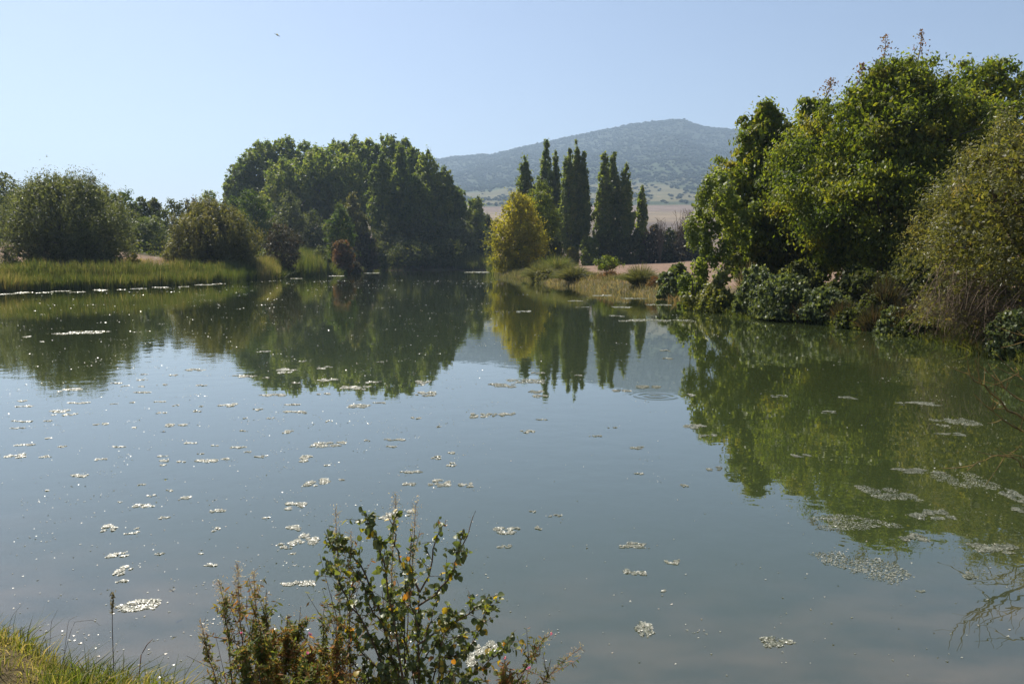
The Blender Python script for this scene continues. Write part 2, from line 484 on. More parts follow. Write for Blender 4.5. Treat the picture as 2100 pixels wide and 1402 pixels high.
def build_mountain():
    pxs = np.linspace(-500, 2600, 330)
    ds = np.concatenate([np.linspace(840, 1500, 60, endpoint=False), np.linspace(1500, 5200, 90)])
    D, P = np.meshgrid(ds, pxs, indexing='ij')
    d, p = D.ravel(), P.ravel()
    x, z = mtn_pt(p, d)
    z = z - 14 * sstep(900, 840, d)
    V = np.stack([x, d, z], 1)
    py = HY - (z - EYE) / d * F
    n1 = fbm(x * .012, d * .006, 51); n2 = fbm(x * .004, d * .003, 52); n3 = fbm(x * .03, d * .012, 53)
    forest = np.array([.030, .042, .026]); wood = np.array([.05, .068, .034]); grassy = np.array([.125, .115, .062]); tan = np.array([.21, .165, .11]); pl = np.array([.165, .125, .10])
    col = np.tile(forest, (len(x), 1))
    def mix(c, w):
        nonlocal col
        w = np.asarray(w)[:, None]; col = col * (1 - w) + np.asarray(c) * w
    mix(wood, sstep(2700, 2300, d + 500 * (n2 - .5)))
    mix(grassy * .7, sstep(2250, 2050, d) * sstep(.5, .62, n1) * .8)
    mix(grassy, sstep(2080, 1950, d + 380 * (n2 - .5)))
    mix(wood * .9, sstep(.5, .58, n1) * sstep(2080, 1900, d) * .85)
    mix(tan * 1.1, sstep(5, 2, np.abs(d - 1620 - 70 * np.sin(p * .021) - 40 * np.sin(p * .05))) * .8)
    mix(tan, sstep(12, 4, np.abs(d - 2040 - 30 * np.sin(p * .03))) * sstep(1290, 1300, p) * sstep(1352, 1340, p) * 1.0)
    mix(tan, sstep(.6, .68, n2) * sstep(1650, 1550, d))
    mix(wood * .85, sstep(1340, 1365, d) * sstep(1460, 1420, d + 60 * (n1 - .5)))
    mix(pl, sstep(1350, 1330, d + 30 * (n2 - .5)))
    mix(tan, sstep(1350, 1330, d) * sstep(.5, .55, vnoise(x * .006, d * .004, 57)) * .8)
    mix(grassy * .8, sstep(6, 2, np.abs(d - 1040 - 12 * np.sin(p * .02))))
    nr, nc = len(ds), len(pxs)
    i = np.arange(nr - 1)[:, None] * nc; j = np.arange(nc - 1)[None, :]
    Fq = np.stack([i + j, i + nc + j, i + nc + j + 1, i + j + 1], -1).reshape(-1, 4)[:, ::-1]
    me = make_mesh('mountain', V, Fq, M['mountain'], col=col, smooth=True)
    tag(link('mountain', me), 'long wooded mountain with fields on its lower slope', None, None, 'structure')
    # woods on the slopes: thousands of small crowns that read as one mass
    rng = np.random.default_rng(5)
    m, n, l, o = new_mat('far_wood')
    bs = n.new('ShaderNodeBsdfDiffuse')
    at_ = n.new('ShaderNodeAttribute'); at_.attribute_name = 'tone'
    rr = ramp(n, [(0, (.030, .042, .026)), (1, (.040, .053, .028))]); l.new(at_.outputs['Fac'], rr.inputs[0]); l.new(rr.outputs[0], bs.inputs[0])
    l.new(bs.outputs[0], o.inputs[0])
    K = 12500
    p = rng.uniform(820, 1560, K); d = 1380 + (3600 - 1380) * rng.random(K) ** .8
    d[:1300] = rng.normal(3480, 40, 1300)
    x = (p - CX) / F * d
    den = np.where(d > 2150 + 380 * (.5 - fbm(x * .004, d * .003, 52)), 1.0, np.where(fbm(x * .012, d * .006, 51) > .5, .9, .1))
    keep = rng.random(K) < den
    p, d = p[keep], d[keep]
    x, z = mtn_pt(p, d)
    K = len(p)
    s = rng.uniform(4.0, 8.5, K) * np.where(d < 2000, .75, 1)
    hh = s * rng.uniform(.5, 1.0, K)
    oc = np.array([[1, 0, .5], [.3, .95, .55], [-.8, .6, .45], [-.8, -.6, .55], [.3, -.95, .5], [0, 0, 1.15], [0, 0, -.2]])
    V = np.stack([x, d, z], 1)[:, None, :] + oc[None] * np.stack([s, s, hh], 1)[:, None, :] * rng.uniform(.75, 1.25, (K, 7, 1))
    f = np.array([[0, 1, 5], [1, 2, 5], [2, 3, 5], [3, 4, 5], [4, 0, 5], [1, 0, 6], [2, 1, 6], [3, 2, 6], [4, 3, 6], [0, 4, 6]])
    Fq = (np.arange(K)[:, None, None] * 7 + f[None]).reshape(-1, 3)
    me = make_mesh('mountain_forest', V.reshape(-1, 3), Fq, m, tone=np.repeat(rng.random(K), 7))
    tag(link('mountain_forest', me), 'distant dark woods covering the mountain slopes', 'forest', None, 'stuff')


build_mountain()

# ---------------------------------------------------------------- plant builders
def leaf_geo(P, N, L, W, rng, dirb=None, fold=.12, tri=False):
    n = len(P)
    D = rng.normal(size=(n, 3))
    if dirb is not None:
        D = D * .55 + dirb
    D = norm(D - (D * N).sum(1, keepdims=True) * N)
    S = np.cross(N, D)
    L = np.broadcast_to(L, n)[:, None]; W = np.broadcast_to(W, n)[:, None]
    if tri:
        V = np.stack([P - D * L * .5 + S * W * .62, P - D * L * .5 - S * W * .62, P + D * L * .6], 1).reshape(-1, 3)
        return V, np.arange(3 * n).reshape(-1, 3)
    a = P - D * L * .5
    b = P + S * W * .5 - N * W * fold + D * L * .05
    c = P + D * L * .5 - N * L * .1
    d = P - S * W * .5 - N * W * fold + D * L * .05
    V = np.stack([a, b, c, d], 1).reshape(-1, 3)
    return V, np.arange(4 * n).reshape(-1, 4)


def tube(pts, rad, sides=6):
    pts = np.asarray(pts, float); rad = np.asarray(rad, float)
    n = len(pts)
    T = norm(np.gradient(pts, axis=0))
    ref = np.where(np.abs(T[:, 2:3]) < .9, np.array([[0, 0, 1.]]), np.array([[1., 0, 0]]))
    A = norm(np.cross(T, ref)); B = np.cross(T, A)
    ang = np.linspace(0, 2 * np.pi, sides, endpoint=False)
    V = pts[:, None] + rad[:, None, None] * (A[:, None] * np.cos(ang)[None, :, None] + B[:, None] * np.sin(ang)[None, :, None])
    i = np.arange(n - 1)[:, None] * sides; j = np.arange(sides)[None]; j2 = (j + 1) % sides
    Fq = np.stack([i + j, i + j2, i + sides + j2, i + sides + j], -1).reshape(-1, 4)
    return V.reshape(-1, 3), Fq


class Bag:
    def __init__(self): self.V, self.F, self.T, self.n = [], [], [], 0
    def add(self, V, Fq, tone=None):
        self.V.append(V); self.F.append(Fq + self.n); self.n += len(V)
        self.T.append(np.full(len(V), .5) if tone is None else np.broadcast_to(tone, len(V)))
    def mesh(self, name, mat, smooth=False):
        return make_mesh(name, np.concatenate(self.V), np.concatenate(self.F), mat, tone=np.concatenate(self.T), smooth=smooth)


def bez(a, b, c, n=6):
    t = np.linspace(0, 1, n)[:, None]
    return (1 - t) ** 2 * a + 2 * t * (1 - t) * b + t * t * c


def sh_round(t): return np.sqrt(np.clip(1 - (2 * t - 1) ** 2, 0, 1)) ** .8
def sh_dome(t): return np.clip(1 - t ** 2.4, 0, 1) ** .5 * (.9 + .1 * np.minimum(t * 6, 1))
def sh_lomb(t): return np.minimum(1, .45 + t * 2.2) * np.clip(1 - t ** 3.4, 0, 1) ** .8
def sh_pop(t): return np.minimum(1, .5 + t * 1.2) * np.clip(1 - t ** 6.0, 0, 1) ** .5
def sh_egg(t): return np.minimum(1, .55 + t * 1.6) * np.clip(1 - t ** 2.6, 0, 1) ** .6


def sh_ball(t): return np.sqrt(np.clip(1 - (np.maximum(t - .38, 0) / .62) ** 2, 0, 1)) * (.86 + .14 * np.minimum(t / .38, 1))


SHAPES = dict(ball=sh_ball, round=sh_round, dome=sh_dome, lomb=sh_lomb, pop=sh_pop, egg=sh_egg)


def plant(name, label, cat, base, H, R, shape, mat, seed, nclump, nleaf, leaf, aspect=.5, clump=.22, zb=.12, stretch=1.0, shell=.38,
          trunk=.0, bark='bark', group=None, droop=0.0, upw=.35, lump=.28, limbs=10, trunk_top=.85, lean=(0, 0), tonebias=0.0, Ry=None, crown_name='crown',
          extra=None, stems=1, fill=.16):
    """a tree or bush: tapered stems with limbs, and a crown of leaves gathered in clumps inside an uneven envelope"""
    rng = np.random.default_rng(seed)
    root = thing(name, label, cat, base, group)
    Ry = R if Ry is None else Ry
    f = SHAPES[shape]
    z0 = zb * H
    # clump centres
    tt = np.linspace(0.0, 1, 200); w = f(tt) + .03; cdf = np.cumsum(w); cdf /= cdf[-1]
    t = np.interp(rng.random(nclump), cdf, tt)
    az = rng.uniform(0, 2 * np.pi, nclump)
    ph = rng.uniform(0, 6.28, 6)
    lumpf = 1 + lump * (.5 * np.sin(2 * az + ph[0] + 3 * t) + .35 * np.sin(3 * az + ph[1] - 7 * t) + .35 * np.sin(9 * t + ph[2] + az) + .3 * np.sin(5 * az + 15 * t + ph[3]))
    rho = f(t) * lumpf * rng.random(nclump) ** shell
    C = np.stack([R * rho * np.cos(az), Ry * rho * np.sin(az), z0 + t * (H - z0) * .97], 1)
    C[:, 0] += lean[0] * t * H; C[:, 1] += lean[1] * t * H
    if extra is not None:
        C = np.concatenate([C, extra]); t = np.concatenate([t, np.clip((extra[:, 2] - z0) / (H - z0), 0, 1)])
    K = len(C)
    cr = clump * R * rng.uniform(.55, 1.35, K) * (1 - .35 * t)
    per = np.maximum(4, rng.poisson(nleaf, K) * (cr / cr.mean()) ** 1.5).astype(int)
    ci = np.repeat(np.arange(K), per)
    n = len(ci)
    dv = norm(rng.normal(size=(n, 3)))
    rr = np.minimum(np.abs(rng.normal(0, .58, n)) + .12, 1.75)
    off = dv * rr[:, None] * cr[ci][:, None]
    off[:, 2] *= stretch
    if droop: off[:, 2] -= droop * cr[ci] * rr ** 2 * (np.abs(dv[:, 0]) + np.abs(dv[:, 1]))
    P = C[ci] + off
    P[:, 2] = np.maximum(P[:, 2], .03)
    outw = norm(P - np.array([lean[0] * H * .5, lean[1] * H * .5, z0 + .35 * (H - z0)]))
    N = norm(.55 * dv + .35 * outw + upw * np.array([0, 0, 1.]) + .75 * rng.normal(size=(n, 3)))
    Ls = leaf * rng.uniform(.6, 1.3, n)
    dirb = None
    if droop: dirb = np.array([[0, 0, -1.0]])
    if stretch > 1.3: dirb = np.array([[0, 0, .7]])
    asp = np.full(n, aspect)
    # larger leaves of the inner crown, which keep it from being see-through
    nf = int(n * fill)
    tf = np.interp(rng.random(nf), cdf, tt); af = rng.uniform(0, 6.28, nf); rf = f(tf) * rng.random(nf) ** .5 * .8
    Pf = np.stack([R * rf * np.cos(af) + lean[0] * tf * H, Ry * rf * np.sin(af) + lean[1] * tf * H, z0 + tf * (H - z0) * .93], 1)
    P = np.concatenate([P, Pf]); N = np.concatenate([N, norm(rng.normal(size=(nf, 3)))])
    Ls = np.concatenate([Ls, leaf * rng.uniform(1.3, 2.3, nf)]); asp = np.concatenate([asp, np.full(nf, max(.55, aspect))])
    ci = np.concatenate([ci, rng.integers(0, K, nf)]); n = len(P)
    far = base[1] > 80
    V, Fq = leaf_geo(P, N, Ls, Ls * asp, rng, dirb, tri=far)
    ctone = np.clip(rng.normal(.44, .22, K), 0, 1)
    tone = np.clip(ctone[ci] + rng.normal(tonebias, .15, n), 0, 1)
    cme = make_mesh(crown_name, V, Fq, mat, tone=np.repeat(tone, 3 if far else 4))
    link(crown_name, cme, root)
    if trunk > 0:
        b = Bag()
        top = C[np.argmax(C[:, 2])]
        for sidx in range(stems):
            a0 = rng.uniform(0, 6.28)
            foot = np.array([math.cos(a0), math.sin(a0), 0]) * (trunk * 2.2 if stems > 1 else 0)
            foot[2] = -.25
            tp = np.array([lean[0] * H, lean[1] * H, H * trunk_top]) * 1.0
            if stems > 1:
                tp = C[rng.integers(K)] * np.array([1, 1, 1]) ; tp[2] = max(tp[2], H * .5)
            mid = np.array([foot[0] * .6 + tp[0] * .4, foot[1] * .6 + tp[1] * .4, tp[2] * .5]) + rng.normal(size=3) * R * .05
            ln = bez(foot, mid, tp, 9)
            rad = trunk * np.linspace(1, .12, 9) * (.8 if stems > 1 else 1); rad[0] *= 1.35
            b.add(*tube(ln, rad, 7))
            for k in range(max(1, limbs // stems)):
                q = C[rng.integers(K)]
                h0 = np.clip(q[2] - abs(rng.normal(.18, .08)) * H, .08 * H, tp[2] * .95)
                u = np.clip(h0 / max(tp[2], .1), 0.02, .98)
                s0 = np.array([np.interp(u, np.linspace(0, 1, 9), ln[:, c]) for c in range(3)])
                m_ = (s0 + q) / 2 + np.array([0, 0, (-.05 if stretch > 1.3 else .05) * H])
                r0 = trunk * (1 - u) * .5 + .012 * R
                b.add(*tube(bez(s0, m_, q, 6), np.linspace(r0, r0 * .15, 6), 5))
        tm = b.mesh('trunk', M[bark], True)
        link('trunk', tm, root)
    return root


def px_plant(name, label, cat, pxc, ytop, hw, Y, shape, matn, seed, nclump=60, nleaf=80, leafpx=3.2, group=None, **k):
    """plant rooted on the ground at forward distance Y whose top and half width are those seen in the photograph"""
    x = (pxc - CX) / F * Y
    z = gz(x, Y) - .05
    H = at(pxc, ytop, Y)[2] - z
    R = hw / F * Y
    leaf = k.pop('leaf', leafpx / F * Y)
    k.setdefault('trunk', .022 * H if shape != 'dome' else .012 * H)
    return plant(name, label, cat, (x, Y, z), H, R, shape, M[matn], seed, nclump, nleaf, leaf, group=group, **k)

#@@PLANTS
# ---------------------------------------------------------------- right bank: walnuts, vine, brambles, big willow
px_plant('walnut_tree', 'largest broad walnut tree with reddish sprigs on top, behind the bramble mounds', 'tree', 1825, 104, 232, 47, 'egg', 'walnut', 101,
         430, 250, leaf=.215, aspect=.5, clump=.17, zb=.13, shell=.33, trunk=.42, limbs=26, lump=.22, droop=.08, stretch=.72, tonebias=.06, Ry=5.5)
px_plant('walnut_tree', 'walnut tree at the right-hand end of the tall green mass', 'tree', 1990, 103, 175, 52, 'egg', 'walnut', 102,
         240, 170, leaf=.28, aspect=.5, clump=.2, zb=.1, shell=.33, trunk=.36, limbs=18, lump=.22, droop=.08, stretch=.72, tonebias=.06)
px_plant('walnut_tree', 'slimmer walnut tree draped in vine, next to the mountain view', 'tree', 1560, 186, 98, 54, 'egg', 'walnut', 103,
         230, 170, leaf=.27, aspect=.5, clump=.24, zb=.06, shell=.36, trunk=.3, limbs=16, lump=.3, droop=.08, stretch=.72, tonebias=.06)
px_plant('walnut_tree', 'dark walnut between the vine draped tree and the largest walnut', 'tree', 1655, 172, 95, 57, 'egg', 'walnut', 104,
         170, 130, leaf=.32, aspect=.5, clump=.26, zb=.05, shell=.4, trunk=.3, limbs=12, lump=.25, droop=.08, stretch=.72, tonebias=.06)
# reddish sprigs rising out of the top of the largest walnut
for k, (cx_, tip, foot, sd) in enumerate([(1812, 70, 150, 1), (1885, 60, 140, 2), (1700, 160, 200, 3), (1765, 130, 175, 4)]):
    rng = np.random.default_rng(900 + k)
    p0, p1 = at(cx_ - 8, foot, 47), at(cx_ + 4, tip, 47.2)
    root = thing('red_leaf_sprig', ['taller leafy reddish sprig left of the walnut top', 'highest reddish sprig at the crest of the walnut',
                                    'short reddish sprig on the sloping shoulder of the walnut', 'small reddish sprig midway up the walnut crest'][k], 'sprig', p0, 'reddish sprigs on the walnut crest')
    ln = bez(np.zeros(3), (p1 - p0) * .5 + np.array([.25, 0, 0]), p1 - p0, 6)
    V, Fq = tube(ln, np.linspace(.04, .01, 6), 5)
    link('stem', make_mesh('stem', V, Fq, M['twig'], tone=np.full(len(V), .5)), root)
    n = 120
    u = rng.random(n) ** .9
    P = np.stack([np.interp(u, np.linspace(0, 1, 6), ln[:, c]) for c in range(3)], 1) + rng.normal(size=(n, 3)) * np.array([.3, .3, .16]) * (1.35 - u[:, None] * 1.1)
    V, Fq = leaf_geo(P, norm(rng.normal(size=(n, 3))), rng.uniform(.12, .22, n), rng.uniform(.07, .11, n), rng)
    link('foliage', make_mesh('foliage', V, Fq, M['walnut_red'], tone=np.repeat(rng.random(n), 4)), root)


def cascade(name, label, cat, pts, Y, matn, seed, rpx, nleaf, leaf, aspect=.75, group=None, depth=.8, hang=.8, gloss_up=.5):
    """sheet of hanging leaves gathered round the given sight points (climbing plants)"""
    rng = np.random.default_rng(seed)
    C = np.array([at(a + rng.normal() * 4, b, Y + rng.uniform(-depth, depth)) for a, b in pts])
    g0 = C[np.argmin(C[:, 2])]
    base = np.array([g0[0], g0[1], gz(g0[0], g0[1])])
    root = thing(name, label, cat, base, group)
    C = C - base
    per = rng.poisson(nleaf, len(C)); ci = np.repeat(np.arange(len(C)), per); n = len(ci)
    r = rpx / F * Y * rng.uniform(.7, 1.2, len(C))
    dv = norm(rng.normal(size=(n, 3)))
    off = dv * (rng.random(n) ** .5)[:, None] * r[ci][:, None]
    off[:, 2] -= hang * r[ci] * rng.random(n) ** 2
    P = C[ci] + off
    P[:, 2] = np.maximum(P[:, 2], .05)
    N = norm(.7 * dv + np.array([-.3, -.2, gloss_up]) + .6 * rng.normal(size=(n, 3)))
    L = leaf * rng.uniform(.65, 1.3, n)
    V, Fq = leaf_geo(P, N, L, L * aspect, rng, np.array([[0, 0, -.8]]))
    tone = np.clip(np.repeat(rng.normal(.5, .15, len(C)), per) + rng.normal(0, .15, n), 0, 1)
    link('foliage', make_mesh('foliage', V, Fq, M[matn], tone=np.repeat(tone, 4)), root)
    b = Bag()
    o = np.argsort(C[:, 2])
    for k in range(0, len(o), 3):
        q = C[o[k]]
        b.add(*tube(bez(np.array([0, .3, -.1]), np.array([q[0] * .6, q[1] + .4, q[2] * .5]), q, 6), np.linspace(.05, .012, 6), 5))
    link('stem', b.mesh('stem', M['bark'], True), root)
    return root


cascade('climbing_vine', 'bright green climbing vine cascading down the slimmer walnut', 'vine',
        [(1455, 370), (1480, 360), (1440, 395), (1465, 400), (1495, 385), (1432, 425), (1455, 440), (1485, 420), (1510, 410), (1428, 455), (1450, 475), (1475, 460), (1500, 450), (1422, 480),
         (1440, 510), (1462, 520), (1485, 500), (1428, 540), (1450, 550), (1472, 560), (1440, 575), (1420, 590), (1460, 590), (1530, 440), (1520, 480), (1405, 570), (1500, 520), (1550, 420)],
        48.5, 'vine', 111, 17, 300, .2, depth=1.1, hang=1.6)
cascade('climbing_vine', 'yellowish vine trailing to the water below the slimmer walnut', 'vine',
        [(1500, 540), (1490, 560), (1475, 575), (1462, 590), (1450, 600), (1440, 612), (1430, 622), (1512, 525), (1415, 610)], 46.5, 'bramble_gold', 112, 15, 170, .2)


def mound(pxc, ytop, hw, Y, matn, seed, label, nclump=110, nleaf=60, leaf=.13, ry=None, name='bramble_bush', **k):
    return px_plant(name, label, 'bush', pxc, ytop, hw, Y, 'dome', matn, seed, nclump, int(nleaf * .85), leaf=leaf, aspect=.7, clump=.2, zb=.0, shell=.18, lump=.16, limbs=8, droop=.3, fill=.1,
                    group='bramble bushes on the right bank', bark='twig', Ry=ry, **k)


mound(1386, 538, 36, 59.2, 'bramble', 121, 'silvery green bramble bush at the end of the reddish field', 90, 70, .24)
mound(1478, 590, 46, 45.6, 'bramble_gold', 122, 'low yellow green bramble mound overhanging the water', 110, 70, .15)
mound(1425, 566, 32, 50.0, 'midgreen', 123, 'small leafy bush between the silvery bramble and the golden mound', 70, 70, .2)
mound(1553, 540, 46, 41.9, 'bramble', 124, 'grey green bramble mound under the slimmer walnut', 120, 70, .16)
mound(1607, 556, 66, 39.4, 'bramble', 125, 'broadest grey green bramble mound at the waterline', 170, 80, .15)
mound(1690, 585, 52, 37.2, 'bramble', 126, 'shaded bramble mound right of the broadest mound', 120, 70, .15)
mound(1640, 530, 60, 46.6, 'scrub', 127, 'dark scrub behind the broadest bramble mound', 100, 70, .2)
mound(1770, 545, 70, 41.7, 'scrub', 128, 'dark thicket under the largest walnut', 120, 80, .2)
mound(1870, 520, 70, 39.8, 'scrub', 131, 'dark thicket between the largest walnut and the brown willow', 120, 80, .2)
mound(1838, 625, 40, 32.0, 'bramble', 129, 'low dark bramble next to the brown willow', 80, 60, .13)
mound(1765, 628, 44, 34.5, 'scrub', 130, 'low shaded bush at the waterline below the largest walnut', 80, 60, .13)


def tussock(name, label, cat, px, py, Y, hpx, spread, matn, seed, n=700, wid=.03, group=None, arch=.8, stiff=.6):
    """arching blades growing from one foot"""
    rng = np.random.default_rng(seed)
    x = (px - CX) / F * Y
    z = gz(x, Y)
    root = thing(name, label, cat, (x, Y, z), group)
    H = hpx / F * Y * .9; S = spread / F * Y * 1.3
    a = rng.uniform(0, 6.28, n); r0 = rng.random(n) ** .6 * S * .35
    base = np.stack([r0 * np.cos(a), r0 * np.sin(a), np.full(n, -.05)], 1)
    a2 = a + rng.normal(0, .5, n)
    out = rng.random(n) ** .7 * S
    h = H * rng.uniform(.5, 1.05, n) * (1 - stiff * .6 * (out / S) ** 2)
    d = np.stack([np.cos(a2), np.sin(a2), np.zeros(n)], 1)
    m = base + d * out[:, None] * .35 + np.array([0, 0, 1.]) * (h * .75)[:, None]
    tpt = base + d * out[:, None] * (.6 + .4 * arch) + np.array([0, 0, 1.]) * (h * (1 - .45 * arch * (out / S)))[:, None]
    blades(root, 'blades', base, m, tpt, wid * rng.uniform(.6, 1.3, n), np.clip(rng.normal(.45, .25, n), 0, 1), matn, rng)
    return root


def blade_geo(base, m, tip, w, rng):
    n = len(base)
    s = norm(np.cross(tip - base + 1e-4, rng.normal(size=(n, 3))))
    w = w[:, None]
    q = .25 * base + .5 * m + .25 * tip
    V = np.stack([base - s * w * .5, base + s * w * .5, q - s * w * .45, q + s * w * .45, tip - s * w * .06, tip + s * w * .06], 1).reshape(-1, 3)
    i = np.arange(n)[:, None] * 6
    Fq = np.concatenate([i + np.array([[0, 1, 3, 2]]), i + np.array([[2, 3, 5, 4]])])
    return V, Fq


def blades(parent, name, base, m, tip, w, tone, matn, rng):
    V, Fq = blade_geo(base, m, tip, w, rng)
    return link(name, make_mesh(name, V, Fq, M[matn], tone=np.repeat(tone, 6)), parent)


mound(1725, 610, 44, 36.6, 'scrub', 132, 'low leafy bush between the shaded bramble and the tall herbs', 80, 60, .13)
mound(1800, 600, 46, 34.8, 'scrub', 133, 'dark leafy bush behind the feathery herbs', 90, 60, .14)
mound(1885, 640, 40, 30.6, 'scrub', 134, 'small dark bush against the brown willow twigs', 80, 60, .12)
tussock('dry_plume_weed', 'pale dry plume of weeds beside the broadest bramble mound', 'weed', 1533, 640, 46, 92, 26, 'dry', 140, 500, .03, arch=.3)
for k, (px, py, Y, h, s) in enumerate([(1735, 665, 35.2, 75, 34), (1795, 675, 33.2, 78, 36), (1858, 685, 31.6, 95, 36), (1815, 650, 34.5, 110, 40), (1655, 665, 37.4, 62, 28)]):  # herbs borrow the dark hawthorn colour, imitating shade on this bank
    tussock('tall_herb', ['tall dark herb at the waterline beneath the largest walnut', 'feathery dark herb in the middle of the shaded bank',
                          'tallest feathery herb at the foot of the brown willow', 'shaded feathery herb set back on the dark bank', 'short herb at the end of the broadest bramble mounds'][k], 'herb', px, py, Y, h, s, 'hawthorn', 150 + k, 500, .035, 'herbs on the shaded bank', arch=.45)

# big brown willow on the right-hand bank: one dense crown to the water, drooping twigs
px_plant('willow_tree', 'large brownish willow drooping into the water on the right bank', 'tree', 2185, 190, 340, 27.5, 'ball', 'willow_brown', 161,
         560, 135, leaf=.135, aspect=.26, clump=.13, zb=.0, shell=.24, trunk=.2, limbs=70, lump=.16, stems=7, bark='twig', Ry=3.4)
rng = np.random.default_rng(162)
tw = thing('twig_thicket', 'mass of bare brown twigs hanging at the foot of the brown willow', 'twigs', (15.3, 24.6, 0))
b = Bag()
for k in range(420):
    px = rng.uniform(1885, 2180); s0 = (px - 1885) / 215
    p0 = at(px + rng.uniform(20, 110), 590 + 60 * s0 + rng.uniform(-70, 70), 26.0 + rng.uniform(-.4, 1.4) - s0 * 1.0)
    p1 = at(px - rng.uniform(-40, 50), 680 + 52 * s0 + rng.uniform(-80, 8), 25.4 + rng.uniform(-.5, .6) - s0 * 1.4)
    p1[2] = max(p1[2], .03)
    md = (p0 + p1) / 2 + rng.normal(size=3) * np.array([.25, .2, .2]) + np.array([-.2, -.2, .4])
    b.add(*tube(bez(p0, md, p1, 5) - np.array([15.3, 24.6, 0]), np.linspace(.012, .004, 5), 3))
link('twigs', b.mesh('twigs', M['twig']), tw)
mound(2085, 625, 50, 23.9, 'bramble', 163, 'dark ivy clad bush at the foot of the brown willow', 80, 70, .09)

# ---------------------------------------------------------------- middle distance: yellow and green trees, poplars, hedge
px_plant('yellow_tree', 'yellowing tree leaning over the far end of the water', 'tree', 1062, 384, 62, 137, 'egg', 'yellowgreen', 201, 190, 95, 3.6, aspect=.45, clump=.26, zb=.02, shell=.4, trunk=.2, stems=4, limbs=20, lump=.22, upw=.2, Ry=4.0, tonebias=.16)
px_plant('green_tree', 'fresh green tree just behind the yellowing tree', 'tree', 1110, 362, 44, 146, 'egg', 'midgreen', 202, 130, 95, 3.6, aspect=.45, clump=.28, zb=.02, shell=.4, trunk=.22, stems=3, limbs=16, lump=.22)
px_plant('dark_bush', 'dark bush at the foot of the fresh green tree', 'bush', 1132, 482, 28, 141, 'dome', 'scrub', 203, 60, 70, 3.4, clump=.28, zb=0, limbs=6)
LOM = [(1076, 317, 17, 196, 'short dark poplar rising behind the yellowing tree'), (1116, 279, 17, 194, 'tall poplar directly above the fresh green tree'),
       (1141, 300, 13, 195, 'slim poplar just right of the tallest pair'), (1163, 292, 14, 186, 'pale edged poplar on the near side of the widest group'),
       (1180, 280, 14, 188, 'tallest poplar in the middle of the widest group'), (1197, 304, 13, 187, 'poplar with the bushy right flank in the widest group'),
       (1234, 304, 15, 187, 'poplar with twin top, leading the separate right-hand group'), (1256, 302, 15, 189, 'central dark poplar of the right-hand group'),
       (1281, 326, 14, 188, 'loose pale poplar closing the right-hand group'), (1311, 371, 12, 190, 'smallest poplar standing alone beside the hedge')]
for k, (px, yt, hw, Y, lb) in enumerate(LOM):
    px_plant('lombardy_poplar', lb, 'tree', px, yt, hw * 1.22, Y, 'lomb', 'lombardy', 210 + k, 170 if k < 9 else 100, 62, 3.6, group='lombardy poplars beyond the pond', aspect=.75, clump=.28, zb=.12 if k else .2, stretch=1.9, fill=.1,
             shell=.45, trunk=.32, limbs=14, lump=.34, upw=.1, trunk_top=.95, lean=(math.sin(k * 2.3) * .014, 0), tonebias=.22 if k in (3, 6, 8, 9) else .08)
HEDGE = [(1172, 505, 16, 183, 'yellowgreen', 'yellowish bush at the foot of the widest poplar group'), (1208, 482, 22, 180, 'midgreen', 'rounded light green bush between the two poplar groups'),
         (1240, 470, 24, 184, 'scrub', 'dark hedge bush under the right-hand poplars'), (1272, 474, 24, 184, 'scrub', 'hedge bush with olive top under the loose pale poplar'),
         (1305, 466, 26, 186, 'scrub', 'hedge bush at the foot of the smallest poplar'), (1338, 456, 26, 185, 'hawthorn', 'brownish hedge bush right of the smallest poplar'),
         (1370, 462, 26, 184, 'scrub', 'dark hedge bush near the end of the hedge'), (1402, 458, 26, 182, 'hawthorn', 'last brownish hedge bush before the slimmer walnut'), (1440, 460, 26, 182, 'scrub', 'hedge bush half hidden behind the climbing vine')]
for k, (px, yt, hw, Y, mt, lb) in enumerate(HEDGE):
    px_plant('hedge_bush', lb, 'bush', px, yt, hw, Y, 'dome', mt, 230 + k, 60, 75, 3.4, group='bushes in the hedge below the poplars', clump=.3, zb=0, limbs=8, lump=.25)
for k, (px, yt, hw, lb) in enumerate([(1352, 440, 14, 'thin leafless shrub sticking up from the hedge'), (1392, 428, 20, 'tallest leafless shrub at the end of the hedge'), (1415, 432, 16, 'leafless shrub beside the climbing vine')]):
    rng = np.random.default_rng(250 + k)
    x = (px - CX) / F * 181; z = gz(x, 181)
    rt = thing('bare_shrub', lb, 'shrub', (x, 181, z), 'leafless shrubs in the hedge')
    H = at(px, yt, 181)[2] - z; R = hw / F * 181
    b = Bag()
    for j in range(16):
        tip = np.array([rng.normal() * R * .7, rng.normal() * R * .7, H * rng.uniform(.7, 1.02)])
        ln = bez(np.array([0, 0, -.1]), tip * np.array([.3, .3, .6]), tip, 6)
        b.add(*tube(ln, np.linspace(.09, .03, 6), 4))
        for q in range(5):
            u = rng.uniform(.4, .95); s = np.array([np.interp(u, np.linspace(0, 1, 6), ln[:, c]) for c in range(3)])
            e = s + np.array([rng.normal() * R * .35, rng.normal() * R * .35, rng.uniform(.4, 1.4)])
            b.add(*tube(bez(s, (s + e) / 2, e, 4), np.linspace(.045, .02, 4), 3))
    link('branches', b.mesh('branches', M['twig']), rt)

